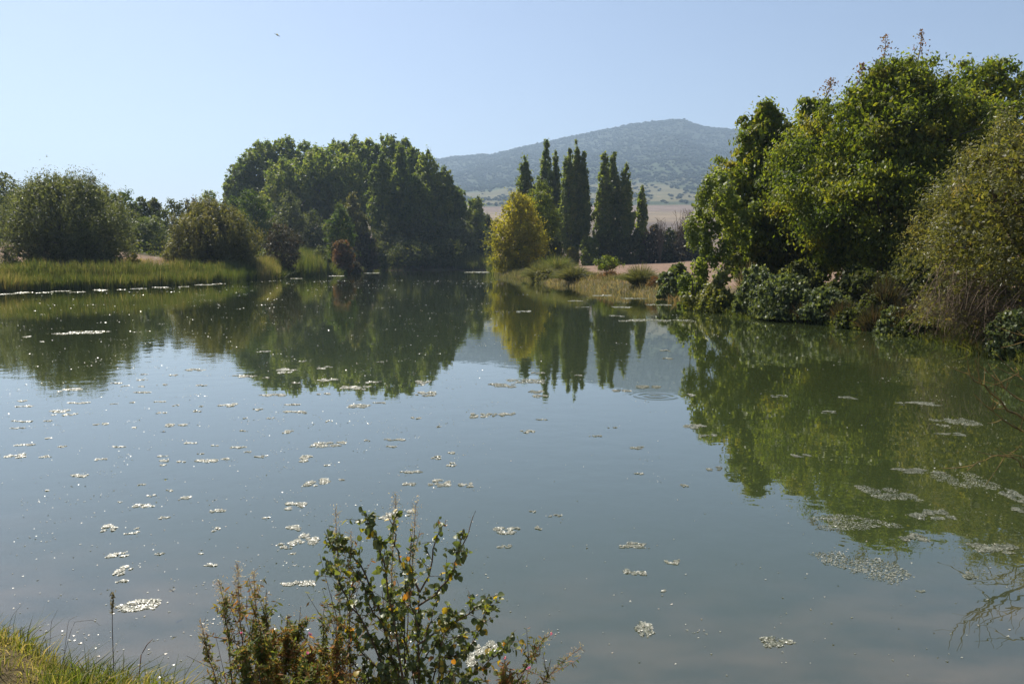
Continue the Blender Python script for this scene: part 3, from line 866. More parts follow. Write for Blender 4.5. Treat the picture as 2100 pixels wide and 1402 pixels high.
for k, (px, yt, hw, Y, mt, lb) in enumerate([(1120, 552, 24, 104, 'willow_olive', 'low olive shrub behind the dark drooping tussock'), (1158, 556, 26, 97, 'scrub', 'dark olive shrub between the two trailing sedges'), (1205, 562, 24, 90, 'willow_olive', 'low olive shrub left of the reddish stemmed shrub'),
                                             (1285, 566, 26, 80, 'scrub', 'dark shrub between the rusty weeds and the fountain sedge'), (1335, 572, 22, 73, 'scrub', 'dark shrub right of the fountain sedge'), (1088, 556, 18, 118, 'scrub', 'dark shrub at the foot of the yellowing tree')]):
    px_plant('shore_shrub', lb, 'shrub', px, yt, hw, Y, 'dome', mt, 330 + k, 60, 60, 2.8, group='low shrubs edging the promontory', clump=.26, zb=0, limbs=6, lump=.3, shell=.3)
# sedges and weeds on the low promontory
tussock('sedge_tussock', 'dark drooping sedge tussock at the tip of the promontory', 'sedge', 1108, 576, 108, 52, 30, 'sedge', 301, 1500, .05, 'sedges on the promontory', arch=1.0)
tussock('sedge_tussock', 'bright green sedge behind the dark drooping tussock', 'sedge', 1142, 570, 114, 52, 34, 'reed', 302, 1300, .05, 'sedges on the promontory', arch=.7)
tussock('sedge_tussock', 'grey arching sedge trailing in the water beside the pale grass', 'sedge', 1176, 588, 91, 48, 32, 'sedge', 303, 1400, .045, 'sedges on the promontory', arch=1.0)
tussock('sedge_tussock', 'fountain shaped sedge next to the silvery bramble', 'sedge', 1312, 602, 72, 54, 34, 'sedge', 304, 1400, .04, 'sedges on the promontory', arch=1.0)
px_plant('weedy_shrub', 'loose yellow green shrub with reddish stems on the promontory', 'shrub', 1246, 522, 26, 92, 'egg', 'midgreen', 305, 44, 40, 3.0, clump=.3, zb=.35, trunk=.05, stems=4, limbs=20, bark='red_stem', lump=.4)
px_plant('weedy_shrub', 'rusty brown weeds below the yellow green shrub', 'shrub', 1250, 556, 24, 86, 'dome', 'redshrub', 306, 40, 50, 2.6, clump=.32, zb=0, limbs=10, bark='red_stem')
px_plant('weedy_shrub', 'brown leafy weeds left of the silvery bramble', 'shrub', 1345, 566, 20, 68, 'dome', 'redshrub', 307, 40, 50, 2.6, clump=.32, zb=0, limbs=6, bark='red_stem')
px_plant('weedy_shrub', 'low dark weeds at the foot of the rusty brown weeds', 'shrub', 1262, 580, 26, 83, 'dome', 'scrub', 308, 50, 50, 2.6, clump=.3, zb=0, limbs=6)


def scatter_blades(name, label, cat, pxr, srange, n, hrange, wid, matn, seed, Ymin, Ymax, lean=.25, tonemu=.5, tonesd=.25, clump=0.0):
    """uncountable upright blades on the strip of bank whose distance from the water lies in srange"""
    rng = np.random.default_rng(seed)
    xs, ys = [], []
    got = 0
    seg = SH
    while got < n:
        px = rng.uniform(pxr[0], pxr[1], 60000); Y = rng.uniform(Ymin, Ymax, 60000)
        x = (px - CX) / F * Y
        s = shore_dist(x, Y)
        ok = (s > srange[0]) & (s < srange[1])
        if clump: ok &= vnoise(x * clump, Y * clump, seed) > .42
        xs.append(x[ok]); ys.append(Y[ok]); got += ok.sum()
        if ok.sum() == 0: break
    x = np.concatenate(xs)[:n]; y = np.concatenate(ys)[:n]; n = len(x)
    z = height(x, y)
    base = np.stack([x, y, np.maximum(z, -.1) - .02], 1)
    pat = .6 + .75 * fbm(x * .45, y * .45, seed + 3, 3)
    h = rng.uniform(hrange[0], hrange[1], n) * pat
    a = rng.uniform(0, 6.28, n); ln = np.abs(rng.normal(0, lean, n)) * h
    d = np.stack([np.cos(a), np.sin(a), np.zeros(n)], 1)
    m = base + d * ln[:, None] * .25 + np.array([0, 0, 1.]) * (h * .6)[:, None]
    tip = base + d * ln[:, None] + np.array([0, 0, 1.]) * (h * (1 - .12 * rng.random(n)))[:, None]
    tone = np.clip(rng.normal(tonemu, tonesd, n) + .5 * (vnoise(x * .22, y * .22, seed + 9) - .5) + (rng.random(n) < .08) * .45, 0, 1)
    V, Fq = blade_geo(base, m, tip, wid * rng.uniform(.6, 1.3, n), rng)
    o = link(name, make_mesh(name, V, Fq, M[matn], tone=np.repeat(tone, 6)))
    return tag(o, label, cat, None, 'stuff')


scatter_blades('dry_grass', 'pale dry grass covering the promontory margin', 'grass', (1006, 1440), (-.2, 6), 14000, (.25, .7), .05, 'dry', 310, 46, 210, .55, .32, .3)
scatter_blades('promontory_sedge', 'mixed sedge and weeds on the steep side of the promontory', 'sedge', (1004, 1130), (-.4, 3.5), 7000, (.25, .8), .06, 'sedge', 312, 100, 215, .45, .35, .25)
scatter_blades('shore_weeds', 'dark weeds and low cover along the far shore', 'weeds', (565, 1012), (-.6, 5), 13000, (.5, 1.6), .1, 'scrub', 313, 105, 245, .5, .35, .25)
scatter_blades('willow_undergrowth', 'low weeds on the bank beneath the brown willow', 'weeds', (1850, 2300), (.2, 7), 5000, (.2, .6), .03, 'hawthorn', 314, 18, 36, .6, .4, .25)
scatter_blades('bank_undergrowth', 'low shaded undergrowth along the right bank waterline', 'undergrowth', (1400, 2250), (-.1, 1.6), 7000, (.15, .5), .04, 'scrub', 311, 14, 60, .6, .4, .25)
scatter_blades('reeds', 'yellow green reed bed at the far left of the bank', 'reeds', (-60, 106), (-1.2, 2.6), 6500, (1.1, 2.1), .05, 'reed', 320, 62, 92, .16, .42, .26)
scatter_blades('reeds', 'long green reed bed below the two round willows', 'reeds', (108, 462), (-1.0, 2.5), 14000, (1.1, 2.1), .05, 'reed', 321, 70, 112, .16, .3, .26)
scatter_blades('reeds', 'dark reeds in the shade of the smaller round willow', 'reeds', (462, 528), (-.8, 3.5), 2600, (1.2, 2.0), .06, 'reed', 322, 90, 122, .12, .2, .15)
scatter_blades('reeds', 'straw tinted reed clump between the dark reeds and hawthorn', 'reeds', (528, 577), (-.8, 4.5), 2600, (1.7, 2.6), .06, 'reed', 323, 100, 130, .12, .72, .2)
scatter_blades('reeds', 'tall light green reed clump right of the hawthorn', 'reeds', (617, 672), (-.8, 8), 4600, (2.4, 3.8), .07, 'reed', 324, 120, 160, .1, .4, .18)
scatter_blades('reeds', 'distant reed strip at the far end of the water', 'reeds', (930, 1018), (-1, 6), 3600, (2.0, 3.2), .12, 'reed', 325, 200, 255, .1, .35, .15)
scatter_blades('field_weeds', 'low dry weeds fringing the ploughed field', 'weeds', (-40, 640), (4, 14), 6000, (.25, .8), .05, 'dry', 326, 72, 160, .4, .3, .25, clump=.3)

# ---------------------------------------------------------------- left bank
px_plant('willow_bush', 'larger round grey willow bush on the reed bank', 'bush', 146, 350, 130, 98, 'ball', 'willow', 401, 520, 92, 4.2, aspect=.36, clump=.13, zb=.0, shell=.34, trunk=.14, stems=7, limbs=35, lump=.17, upw=.25, stretch=1.9, group='round willow bushes')
px_plant('willow_bush', 'smaller round olive willow bush beside the larger one', 'bush', 441, 408, 100, 117, 'dome', 'willow_olive', 402, 420, 84, 4.2, aspect=.36, clump=.13, zb=.0, shell=.3, trunk=.12, stems=6, limbs=30, lump=.17, stretch=1.8, group='round willow bushes')
px_plant('hawthorn', 'dark reddish hawthorn right of the olive willow bush', 'bush', 580, 452, 42, 131, 'ball', 'hawthorn', 403, 110, 65, 2.8, aspect=.5, clump=.26, zb=.02, shell=.42, trunk=.16, stems=3, limbs=22, lump=.18)
px_plant('small_shrub', 'tiny yellowish shrub in front of the ploughed field', 'bush', 279, 518, 12, 100, 'dome', 'yellowgreen', 404, 20, 40, 2.6, clump=.35, zb=0, limbs=4)
px_plant('small_shrub', 'silvery shrub right of the tall light green reeds', 'bush', 660, 502, 22, 150, 'dome', 'willow', 405, 40, 60, 2.8, clump=.3, zb=0, limbs=6)
HILL = [(-55, 350, 60, 150, 'dome', 'scrub', 'dark hillside bush cut by the picture edge'), (22, 346, 42, 158, 'dome', 'scrub', 'dark bush crowning the hill above the larger willow'),
        (10, 400, 50, 132, 'dome', 'scrub', 'olive bush low on the hill left of the larger willow'), (-30, 450, 40, 120, 'dome', 'scrub', 'dark bush beside the field left of the larger willow'),
        (90, 365, 50, 150, 'dome', 'scrub', 'hillside bush behind the top of the larger willow'), (160, 372, 50, 150, 'dome', 'scrub', 'hillside bush hidden behind the larger willow'),
        (222, 372, 34, 146, 'dome', 'scrub', 'rough bush on the skyline right of the larger willow'), (262, 386, 32, 146, 'dome', 'bright', 'leafy hillside tree on the falling skyline'),
        (298, 398, 26, 148, 'dome', 'scrub', 'last skyline bush before the gap in the hill'), (326, 399, 15, 165, 'dome', 'scrub', 'small dark tree alone on the skyline'),
        (366, 405, 32, 150, 'dome', 'scrub', 'roundish bush behind the smaller willow'), (405, 402, 26, 168, 'dome', 'hawthorn', 'twiggy bush on the skyline above the smaller willow'),
        (272, 425, 40, 134, 'dome', 'scrub', 'scrub tumbling down the hillside between the willows'), (305, 440, 38, 128, 'dome', 'bramble', 'grey green scrub at the foot of the hillside'),
        (240, 440, 34, 126, 'dome', 'scrub', 'dark scrub tight against the larger willow'), (322, 452, 30, 138, 'dome', 'scrub', 'scrub close to the smaller willow above the field'),
        (438, 385, 23, 190, 'dome', 'lombardy', 'small dark tree on the skyline before the grove')]
for k, (px, yt, hw, Y, shp, mt, lb) in enumerate(HILL):
    px_plant('hillside_bush', lb, 'bush', px, yt, hw * 1.25, Y, shp, mt, 420 + k, 70, 75, 3.2, group='bushes on the left hillside', clump=.3, zb=0, limbs=8, lump=.3, aspect=.6)

rng = np.random.default_rng(440)
n = 60000
x = rng.uniform(-150, -40, n); y = rng.uniform(118, 175, n)
hl = np.exp(-((x + 108) / 42) ** 2 - ((y - 150) / 28) ** 2) + np.exp(-((x + 62) / 26) ** 2 - ((y - 143) / 18) ** 2)
cl = fbm(x * .16, y * .16, 441, 3)
ok = (hl > .22) & (rng.random(n) < np.clip((cl - .3) * 4, .1, 1))
x, y, cl = x[ok], y[ok], cl[ok]; n = len(x)
P = np.stack([x, y, height(x, y) + rng.random(n) * np.clip((cl - .35) * 7, .15, 2.2)], 1)
L = rng.uniform(.25, .6, n)
V, Fq = leaf_geo(P, norm(rng.normal(size=(n, 3)) * .7 + np.array([0, 0, .6])), L, L * .6, rng, tri=True)
tag(link('hillside_scrub', make_mesh('hillside_scrub', V, Fq, M['scrub'], tone=np.repeat(np.clip(rng.normal(.5, .25, n), 0, 1), 3))), 'low scrub and bramble cover all over the left hillside', 'scrub', None, 'stuff')
# ---------------------------------------------------------------- the poplar grove behind the pond
GROVE = [(483, 362, 14, 262, 'low slim poplar at the outer edge of the grove'), (508, 322, 28, 258, 'first full poplar on the outer side of the grove'), (548, 284, 32, 262, 'tall poplar where the grove skyline begins to level'),
         (588, 274, 28, 266, 'poplar with the first rounded summit of the grove'), (602, 318, 44, 244, 'lighter green poplar standing in front of the outer grove'), (632, 288, 34, 266, 'poplar just past the first rounded summit'),
         (660, 300, 36, 246, 'broad poplar in front with pale trunk showing below'), (694, 281, 34, 262, 'poplar near the middle of the level skyline'), (715, 305, 36, 244, 'front row poplar above the yellow green trees'), (736, 274, 34, 264, 'poplar with feathery summit at mid grove'),
         (768, 282, 32, 262, 'poplar between the feathery summit and the grove peak'), (802, 272, 30, 262, 'poplar forming the peak of the grove'), (832, 280, 28, 258, 'poplar with notched top beside the grove peak'), (852, 300, 24, 250, 'poplar where the skyline starts to fall')]
for k, (px, yt, hw, Y, lb) in enumerate(GROVE):
    px_plant('grove_poplar', lb, 'tree', px, yt, hw * 1.3, Y, 'pop', 'poplar', 500 + k, 195, 60, 3.7, group='poplars of the grove', aspect=.75, clump=.17, zb=.22, stretch=1.3, shell=.42, fill=.12, trunk=.4, bark='pale_bark', limbs=14, lump=.2, upw=.2, tonebias=.2 if k in (4, 6, 8) else .12)
FRONT = [(786, 302, 30, 229, 'dark spired poplar standing forward of the grove'), (826, 288, 30, 232, 'tallest dark spired poplar standing forward of the grove'), (880, 300, 32, 236, 'spired poplar at the falling end of the grove'),
         (912, 340, 32, 240, 'sloping poplar near the mountain end of the grove'), (938, 378, 26, 242, 'lowest poplar at the mountain end of the grove'), (855, 350, 34, 230, 'bushy poplar between the spired ones')]
for k, (px, yt, hw, Y, lb) in enumerate(FRONT):
    px_plant('spired_poplar', lb, 'tree', px, yt, hw, Y, 'lomb' if k < 2 else 'pop', 'lombardy', 530 + k, 210, 70, 3.6, group='dark poplars at the end of the grove', aspect=.75, clump=.2, zb=.03, stretch=1.6, shell=.4, fill=.12, trunk=.35, limbs=14, lump=.3, upw=.15)
LOW = [(525, 383, 48, 178, 'egg', 'bright', 'bright green round tree left of the grove foot'), (490, 400, 28, 186, 'egg', 'bright', 'smaller bright tree tucked behind the round one'),
       (600, 392, 38, 196, 'egg', 'willow', 'grey green tree in the shade before the grove'), (640, 430, 40, 215, 'dome', 'scrub', 'dark undergrowth below the pale trunks'), (690, 440, 40, 220, 'dome', 'scrub', 'undergrowth behind the yellow green trees'),
       (575, 440, 34, 205, 'dome', 'scrub', 'shaded undergrowth right of the bright round tree'), (540, 450, 40, 200, 'dome', 'scrub', 'undergrowth at the outer foot of the grove'),
       (700, 415, 34, 180, 'egg', 'bright', 'yellow green tree leaning out before the grove'), (724, 384, 26, 198, 'egg', 'willow_olive', 'olive tree peeping above the leaning yellow green tree'),
       (736, 430, 36, 196, 'egg', 'willow_olive', 'olive bush in front of the forward spired poplar'), (704, 490, 27, 165, 'dome', 'redshrub', 'rust tinted bush at the waterside'), (748, 476, 34, 195, 'dome', 'hawthorn', 'dark purplish bush beside the rust tinted one'),
       (776, 505, 24, 206, 'dome', 'scrub', 'low olive bush drooping over the dark water'), (717, 530, 24, 169, 'dome', 'hawthorn', 'low brown bush at the water below the rust tinted one'),
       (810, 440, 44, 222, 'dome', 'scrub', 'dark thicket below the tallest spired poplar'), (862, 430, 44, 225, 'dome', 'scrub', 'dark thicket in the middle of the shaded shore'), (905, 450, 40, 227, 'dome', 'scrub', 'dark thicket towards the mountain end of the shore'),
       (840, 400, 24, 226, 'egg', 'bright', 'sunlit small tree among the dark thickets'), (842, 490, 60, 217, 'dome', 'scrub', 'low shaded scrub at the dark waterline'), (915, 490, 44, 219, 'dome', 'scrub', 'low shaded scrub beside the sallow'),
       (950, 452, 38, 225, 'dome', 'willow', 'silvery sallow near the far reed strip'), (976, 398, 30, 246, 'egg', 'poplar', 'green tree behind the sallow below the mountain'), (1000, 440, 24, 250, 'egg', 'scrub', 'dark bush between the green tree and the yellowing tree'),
       (990, 470, 30, 235, 'dome', 'scrub', 'shaded bush above the far reed strip'), (1005, 505, 14, 222, 'dome', 'willow', 'small silvery bush beside the yellowing tree')]
for k, (px, yt, hw, Y, shp, mt, lb) in enumerate(LOW):
    px_plant('waterside_bush' if shp == 'dome' else 'small_tree', lb, 'bush' if shp == 'dome' else 'tree', px, yt, hw, Y, shp, mt, 550 + k, 85, 100, 3.0, group='bushes along the far shore' if shp == 'dome' else 'small trees before the grove',
             clump=.28, zb=0 if shp == 'dome' else .08, limbs=8, lump=.26, aspect=.6)
#@@WATERTHINGS
# ---------------------------------------------------------------- floating weed on the water
M['mat'] = leaf_mat('floating_weed_leaf', [(.09, .10, .06), (.22, .22, .16), (.38, .37, .31), (.40, .33, .25)], .12, .3, 1.6)
Z8 = [(348, 88, 205, 18), (122, 105, 34, 6), (183, 127, 25, 5), (1135, 170, 55, 6), (1300, 212, 30, 5), (1225, 253, 110, 28), (1395, 240, 75, 14), (1640, 215, 35, 5), (1145, 282, 40, 6),
      (1050, 276, 110, 12), (845, 248, 90, 10), (745, 271, 40, 6), (620, 268, 30, 5), (612, 292, 45, 7), (700, 312, 45, 6), (865, 315, 55, 9), (610, 320, 35, 6), (500, 306, 70, 6),
      (540, 318, 25, 5), (302, 336, 95, 18), (612, 345, 75, 8), (1410, 292, 90, 16), (1280, 305, 50, 8), (1540, 325, 150, 22), (1615, 302, 80, 10), (1810, 305, 80, 22), (1835, 353, 105, 24),
      (1170, 357, 130, 14), (1395, 352, 60, 8), (95, 382, 45, 8), (95, 405, 90, 7), (330, 390, 110, 8), (490, 395, 30, 5), (690, 385, 50, 6), (573, 388, 25, 6), (965, 401, 95, 18), (870, 405, 30, 4),
      (1255, 397, 75, 9), (1270, 431, 120, 14), (1545, 405, 95, 18), (1630, 391, 70, 6), (255, 425, 80, 14), (300, 440, 55, 12), (228, 442, 28, 5), (760, 401, 30, 8), (1105, 420, 55, 9), (852, 425, 45, 9),
      (697, 433, 45, 8), (90, 470, 100, 8), (75, 499, 70, 5), (205, 468, 35, 7), (437, 481, 65, 11), (755, 486, 95, 16), (575, 496, 20, 6), (1165, 456, 30, 9), (1050, 457, 22, 5), (1418, 470, 30, 8),
      (1790, 455, 50, 10), (2065, 445, 80, 24), (1885, 492, 25, 8), (212, 542, 40, 6), (1050, 510, 35, 6), (1240, 515, 60, 14), (105, 572, 80, 10), (268, 578, 40, 9), (512, 580, 65, 9), (815, 563, 75, 7),
      (925, 575, 35, 6), (1025, 582, 70, 10), (1060, 601, 42, 6), (865, 608, 30, 6), (1415, 568, 145, 28), (1330, 630, 85, 30), (1700, 549, 95, 10), (1685, 578, 55, 10), (1580, 552, 30, 8), (75, 620, 100, 22),
      (200, 621, 50, 10), (435, 634, 55, 10), (700, 620, 50, 7), (710, 638, 45, 18), (695, 658, 35, 8), (782, 644, 45, 9), (912, 637, 140, 22), (1120, 621, 60, 9), (1410, 658, 35, 8), (1875, 625, 55, 18),
      (1950, 655, 60, 18), (1945, 605, 40, 12), (328, 704, 95, 14), (1775, 688, 110, 12), (1370, 733, 110, 40), (1477, 720, 38, 10), (1895, 735, 100, 40), (2005, 745, 70, 28), (1765, 740, 65, 16), (615, 742, 40, 6),
      (200, 768, 25, 6), (650, 790, 45, 9), (793, 803, 52, 24), (730, 767, 35, 8), (620, 832, 100, 18), (518, 818, 26, 7), (1262, 835, 105, 34), (935, 854, 75, 18), (710, 886, 48, 12), (1148, 884, 38, 8),
      (1710, 870, 150, 45), (470, 932, 95, 44), (568, 950, 55, 14), (585, 930, 25, 8), (933, 935, 30, 22), (1272, 928, 85, 28), (1325, 978, 110, 50), (1235, 1003, 85, 36), (1257, 1040, 30, 10), (513, 1045, 95, 32),
      (685, 1040, 42, 10), (862, 1040, 22, 8), (535, 1110, 80, 50), (525, 1157, 50, 22), (912, 1088, 58, 12), (1290, 1168, 170, 28)]
MATS = [(a / 2.1, 640 + b_ / 2.1, w / 2.1, h / 2.1) for a, b_, w, h in Z8]
MATS += [(280, 1241, 92, 26), (433, 1158, 26, 6), (1040, 1088, 58, 18), (1032, 1120, 36, 7), (1105, 1081, 18, 10), (1091, 1049, 20, 5), (1142, 1057, 36, 5), (1297, 1118, 60, 14), (1383, 1153, 40, 12), (1300, 1172, 50, 14),
         (1358, 1211, 18, 6), (1320, 1290, 40, 36), (1598, 1315, 75, 26), (1750, 1070, 180, 34), (1765, 1160, 170, 70), (1820, 1010, 100, 36), (1975, 985, 110, 40), (1880, 965, 100, 12), (1908, 1056, 92, 24),
         (1873, 1102, 60, 20), (2045, 1125, 100, 28), (2085, 1015, 60, 36), (1985, 1178, 35, 18), (2090, 1045, 40, 14), (1955, 865, 100, 22), (1735, 815, 35, 7), (1700, 845, 40, 6), (1645, 935, 40, 8), (1465, 960, 36, 10),
         (1425, 874, 50, 12), (1880, 828, 90, 10), (1945, 890, 60, 8), (1600, 812, 40, 5), (1305, 918, 36, 6), (1402, 995, 18, 8), (1310, 970, 20, 6), (1078, 782, 80, 10), (1028, 790, 60, 9), (1102, 764, 30, 4),
         (1102, 803, 42, 7), (1107, 813, 32, 9), (1183, 770, 22, 4), (1324, 793, 62, 8), (1278, 801, 45, 5), (1076, 639, 33, 3), (1345, 657, 155, 5), (1364, 719, 20, 4), (1369, 735, 28, 3), (1039, 850, 36, 9),
         (1007, 851, 25, 9), (1110, 860, 25, 4), (1081, 885, 34, 8), (1453, 893, 36, 5), (1220, 894, 30, 4), (1420, 810, 25, 6), (1256, 877, 20, 5), (14, 603, 22, 3), (48, 600, 30, 4), (92, 600, 16, 3), (125, 597, 26, 3), (160, 599, 20, 3), (205, 595, 34, 3), (248, 594, 14, 2), (285, 592, 24, 2), (330, 589, 30, 2), (375, 588, 16, 2),
         (422, 584, 34, 2), (448, 582, 14, 2), (610, 571, 20, 2), (690, 566, 24, 2), (760, 560, 30, 2), (985, 558, 60, 3), (1300, 612, 50, 3), (1235, 606, 40, 3), (1180, 617, 30, 3), (1275, 630, 45, 3), (1350, 625, 50, 3), (1195, 630, 30, 2), (992, 1340, 70, 60), (1888, 1212, 20, 6), (1265, 648, 30, 3)]
MATS.sort(key=lambda q: q[1])
ORD = ['leftmost', 'second', 'third', 'fourth', 'fifth', 'sixth', 'seventh', 'eighth', 'ninth', 'tenth', 'eleventh', 'twelfth', 'thirteenth', 'fourteenth']
ROWN = ['first', 'second', 'third', 'fourth', 'fifth', 'sixth', 'seventh', 'eighth', 'ninth', 'tenth', 'eleventh', 'twelfth', 'thirteenth', 'fourteenth', 'fifteenth', 'sixteenth', 'seventeenth', 'eighteenth', 'nineteenth', 'twentieth']
rows = [MATS[i:i + 11] for i in range(0, len(MATS), 11)]
rng = np.random.default_rng(60)
for ri, row in enumerate(rows):
    for ki, (px, py, w, h) in enumerate(sorted(row)):
        c = water_at(px, py); Y = c[1]
        hw = w / F * Y * .5
        hd = max(.5 * (water_at(px, py - h / 2)[1] - water_at(px, py + h / 2)[1]), hw * .25)
        lf = max(.013, Y * .00115)
        n = int(np.clip(hw * hd * 3.1 / (lf * lf * .5) * (.6 if Y > 45 else 1), 24, 1400))
        nb = 5 + int(w / 11)
        bc = np.stack([rng.uniform(-.86, .86, nb), rng.uniform(-.7, .7, nb)], 1); br = rng.uniform(.13, .4, nb)
        if Y > 55:
            bc = np.stack([np.linspace(-.8, .8, nb), rng.uniform(-.3, .3, nb)], 1); br = rng.uniform(.25, .42, nb)
        q = rng.uniform(-1, 1, (n * 4, 2))
        rr = (np.hypot((q[:, None, 0] - bc[None, :, 0]), (q[:, None, 1] - bc[None, :, 1])) / br[None]).min(1)
        keep = (rr + 1.0 * (fbm(q[:, 0] * 5 + ri * 9.7, q[:, 1] * 5 + ki * 5.3, 77, 2) - .42) + rng.normal(0, .12, len(q))) < 1
        q = q[keep][:n] if keep.sum() > 24 else q[np.argsort(rr)[:24]]
        n = len(q)
        P = np.stack([q[:, 0] * hw, q[:, 1] * hd, rng.uniform(.001, .005, n) * (1 + Y * .03)], 1)
        N = norm(np.stack([rng.normal(0, .2, n), rng.normal(0, .2, n), np.ones(n)], 1))
        L = lf * rng.uniform(.5, 1.7, n)
        V, Fq = leaf_geo(P, N, L, L * .8, rng, None, .05, tri=True)
        tb = .40 if px < 1000 else (.3 if px < 1450 else .14)  # paler tone towards the sunward left: sun glint put into the weed colour
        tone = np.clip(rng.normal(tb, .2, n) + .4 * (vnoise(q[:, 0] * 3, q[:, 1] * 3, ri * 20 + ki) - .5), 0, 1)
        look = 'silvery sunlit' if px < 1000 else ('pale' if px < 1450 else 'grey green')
        size = 'large' if w > 80 else ('small' if w < 35 else 'medium')
        where = 'last of its row' if ki == len(row) - 1 else (ORD[ki] + (' in its row' if ki == 0 else ' from the left'))
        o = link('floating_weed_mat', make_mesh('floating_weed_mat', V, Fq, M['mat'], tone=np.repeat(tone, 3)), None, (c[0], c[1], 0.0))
        tag(o, f'{size} {look} weed mat, {where}, {ROWN[ri]} row from the far shore', 'weed mat', 'weed mats floating on the pond')
# loose specks and single leaves between the mats
rng = np.random.default_rng(61)
n = 2600
px = np.where(rng.random(n) < .6, rng.uniform(0, 1000, n), rng.uniform(0, 2100, n)); py = 575 + 820 * rng.random(n) ** 2.0
P = np.array([water_at(a, b_) for a, b_ in zip(px, py)])
ok = shore_dist(P[:, 0], P[:, 1]) < -.4
P = P[ok]
mul = rng.integers(1, 9, len(P)) * (rng.random(len(P)) < np.where(P[:, 1] < 9, .04, .3)) + 1
sp = np.repeat(P[:, 1] * .006 + .02, mul)
P = np.repeat(P, mul, 0); n = len(P)
P[:, :2] += rng.normal(size=(n, 2)) * sp[:, None] * np.array([1, 1.2])
P[:, 2] = .004
L = np.maximum(.012, P[:, 1] * .0011) * rng.uniform(.6, 1.8, n)
V, Fq = leaf_geo(P, norm(np.stack([rng.normal(0, .2, n), rng.normal(0, .2, n), np.ones(n)], 1)), L, L * .8, rng, None, .05, tri=True)
tag(link('floating_leaves', make_mesh('floating_leaves', V, Fq, M['mat'], tone=np.repeat(rng.random(n), 3))), 'tiny leaves and specks dotted over the water', 'leaves', None, 'stuff')

# ---------------------------------------------------------------- foreground bank
rng = np.random.default_rng(70)
n = 40000
x = np.concatenate([rng.uniform(-3.6, -1.2, 33000), rng.uniform(-1.6, 4.0, 7000)]); y = rng.uniform(1.6, 4.6, n)
s = shore_dist(x, y)
tuft = fbm(x * 3.2, y * 3.2, 71, 3)
ok = (s > .25) & (rng.random(n) < np.clip((tuft - .33) * 5, .08, 1))
x, y, tuft = x[ok], y[ok], tuft[ok]; n = len(x)
base = np.stack([x, y, height(x, y) - .01], 1)
h = rng.uniform(.04, .12, n) * (.4 + 1.4 * np.clip((tuft - .35) * 3, 0, 1))
a = rng.uniform(0, 6.28, n); ln = np.abs(rng.normal(.4, .35, n)) * h
d = np.stack([np.cos(a), np.sin(a), np.zeros(n)], 1)
d = norm(d + np.array([.35, .25, 0]))
m = base + d * ln[:, None] * .3 + np.array([0, 0, 1.]) * (h * .75)[:, None]
tip = base + d * ln[:, None] * 1.3 + np.array([0, 0, 1.]) * (h * (1 - .35 * rng.random(n)))[:, None]
tone = np.clip(.5 + 1.8 * (.5 - tuft) + rng.normal(0, .2, n) + (rng.random(n) < .22) * .5, 0, 1)
V, Fq = blade_geo(base, m, tip, rng.uniform(.0025, .006, n), rng)
tag(link('bank_grass', make_mesh('bank_grass', V, Fq, M['grass'], tone=np.repeat(tone, 6))), 'tufty sunlit grass on the near bank', 'grass', None, 'stuff')

M['seedhead'] = leaf_mat('grass_seed_head', [(.10, .085, .04), (.2, .16, .08)], .3, .6, .2)
M['dry_twig'] = bark_mat('dry_dark_twig', (.08, .06, .045), (.17, .13, .09), 30)


def stalk(name, label, cat, pts, Y0, Y1, r, seed, head=True, matn='dry_twig'):
    rng = np.random.default_rng(seed)
    W = np.array([at(a_, b_, Y0 + (Y1 - Y0) * i / (len(pts) - 1)) for i, (a_, b_) in enumerate(pts)])
    W[0][2] = gz(W[0][0], W[0][1])
    root = thing(name, label, cat, W[0])
    Q = W - W[0]
    tt = np.linspace(0, 1, len(Q)); uu = np.linspace(0, 1, 12)
    Q = np.stack([np.interp(uu, tt, Q[:, c]) for c in range(3)], 1)
    V, Fq = tube(Q, np.linspace(r, r * .5, 12), 4)
    link('stem', make_mesh('stem', V, Fq, M[matn], tone=np.full(len(V), .5)), root)
    if head:
        n = 120
        u = rng.uniform(.74, 1.0, n)
        P = np.stack([np.interp(u, uu, Q[:, c]) for c in range(3)], 1) + rng.normal(size=(n, 3)) * .006
        V, Fq = leaf_geo(P, norm(rng.normal(size=(n, 3))), .016, .005, rng, np.array([[.1, 0, 1.]]))
        link('seed_head', make_mesh('seed_head', V, Fq, M['seedhead'], tone=np.repeat(rng.random(n), 4)), root)
    return root


stalk('grass_stalk', 'tall single grass stalk with seed head on the near bank', 'grass stalk', [(234, 1400), (232, 1340), (230, 1270), (232, 1213)], 3.7, 3.75, .0028, 1)
stalk('grass_stalk', 'slanting green grass stalk right of the tall one', 'grass stalk', [(275, 1380), (288, 1345), (302, 1320), (313, 1310)], 3.65, 3.7, .003, 2, False, 'red_stem')
for k, (pts, lb) in enumerate([([(120, 1300), (140, 1272), (158, 1262)], 'dry twig arching from the grass tuft'), ([(95, 1300), (105, 1275), (118, 1250)], 'thin upright dry twig on the grass tuft'), ([(115, 1300), (150, 1275), (190, 1270), (205, 1282)], 'long dry twig nodding over the water'),
                               ([(8, 1285), (25, 1262), (45, 1238)], 'dry stem at the edge of the picture beside the grass'), ([(330, 1400), (336, 1385), (342, 1368)], 'short dry stem at the end of the grass bank'), ([(425, 1420), (418, 1385), (416, 1376)], 'brown dead stem left of the willowherb')]):
    stalk('dry_twig', lb, 'twig', pts, 3.8, 3.9, .0013, 20 + k, False)

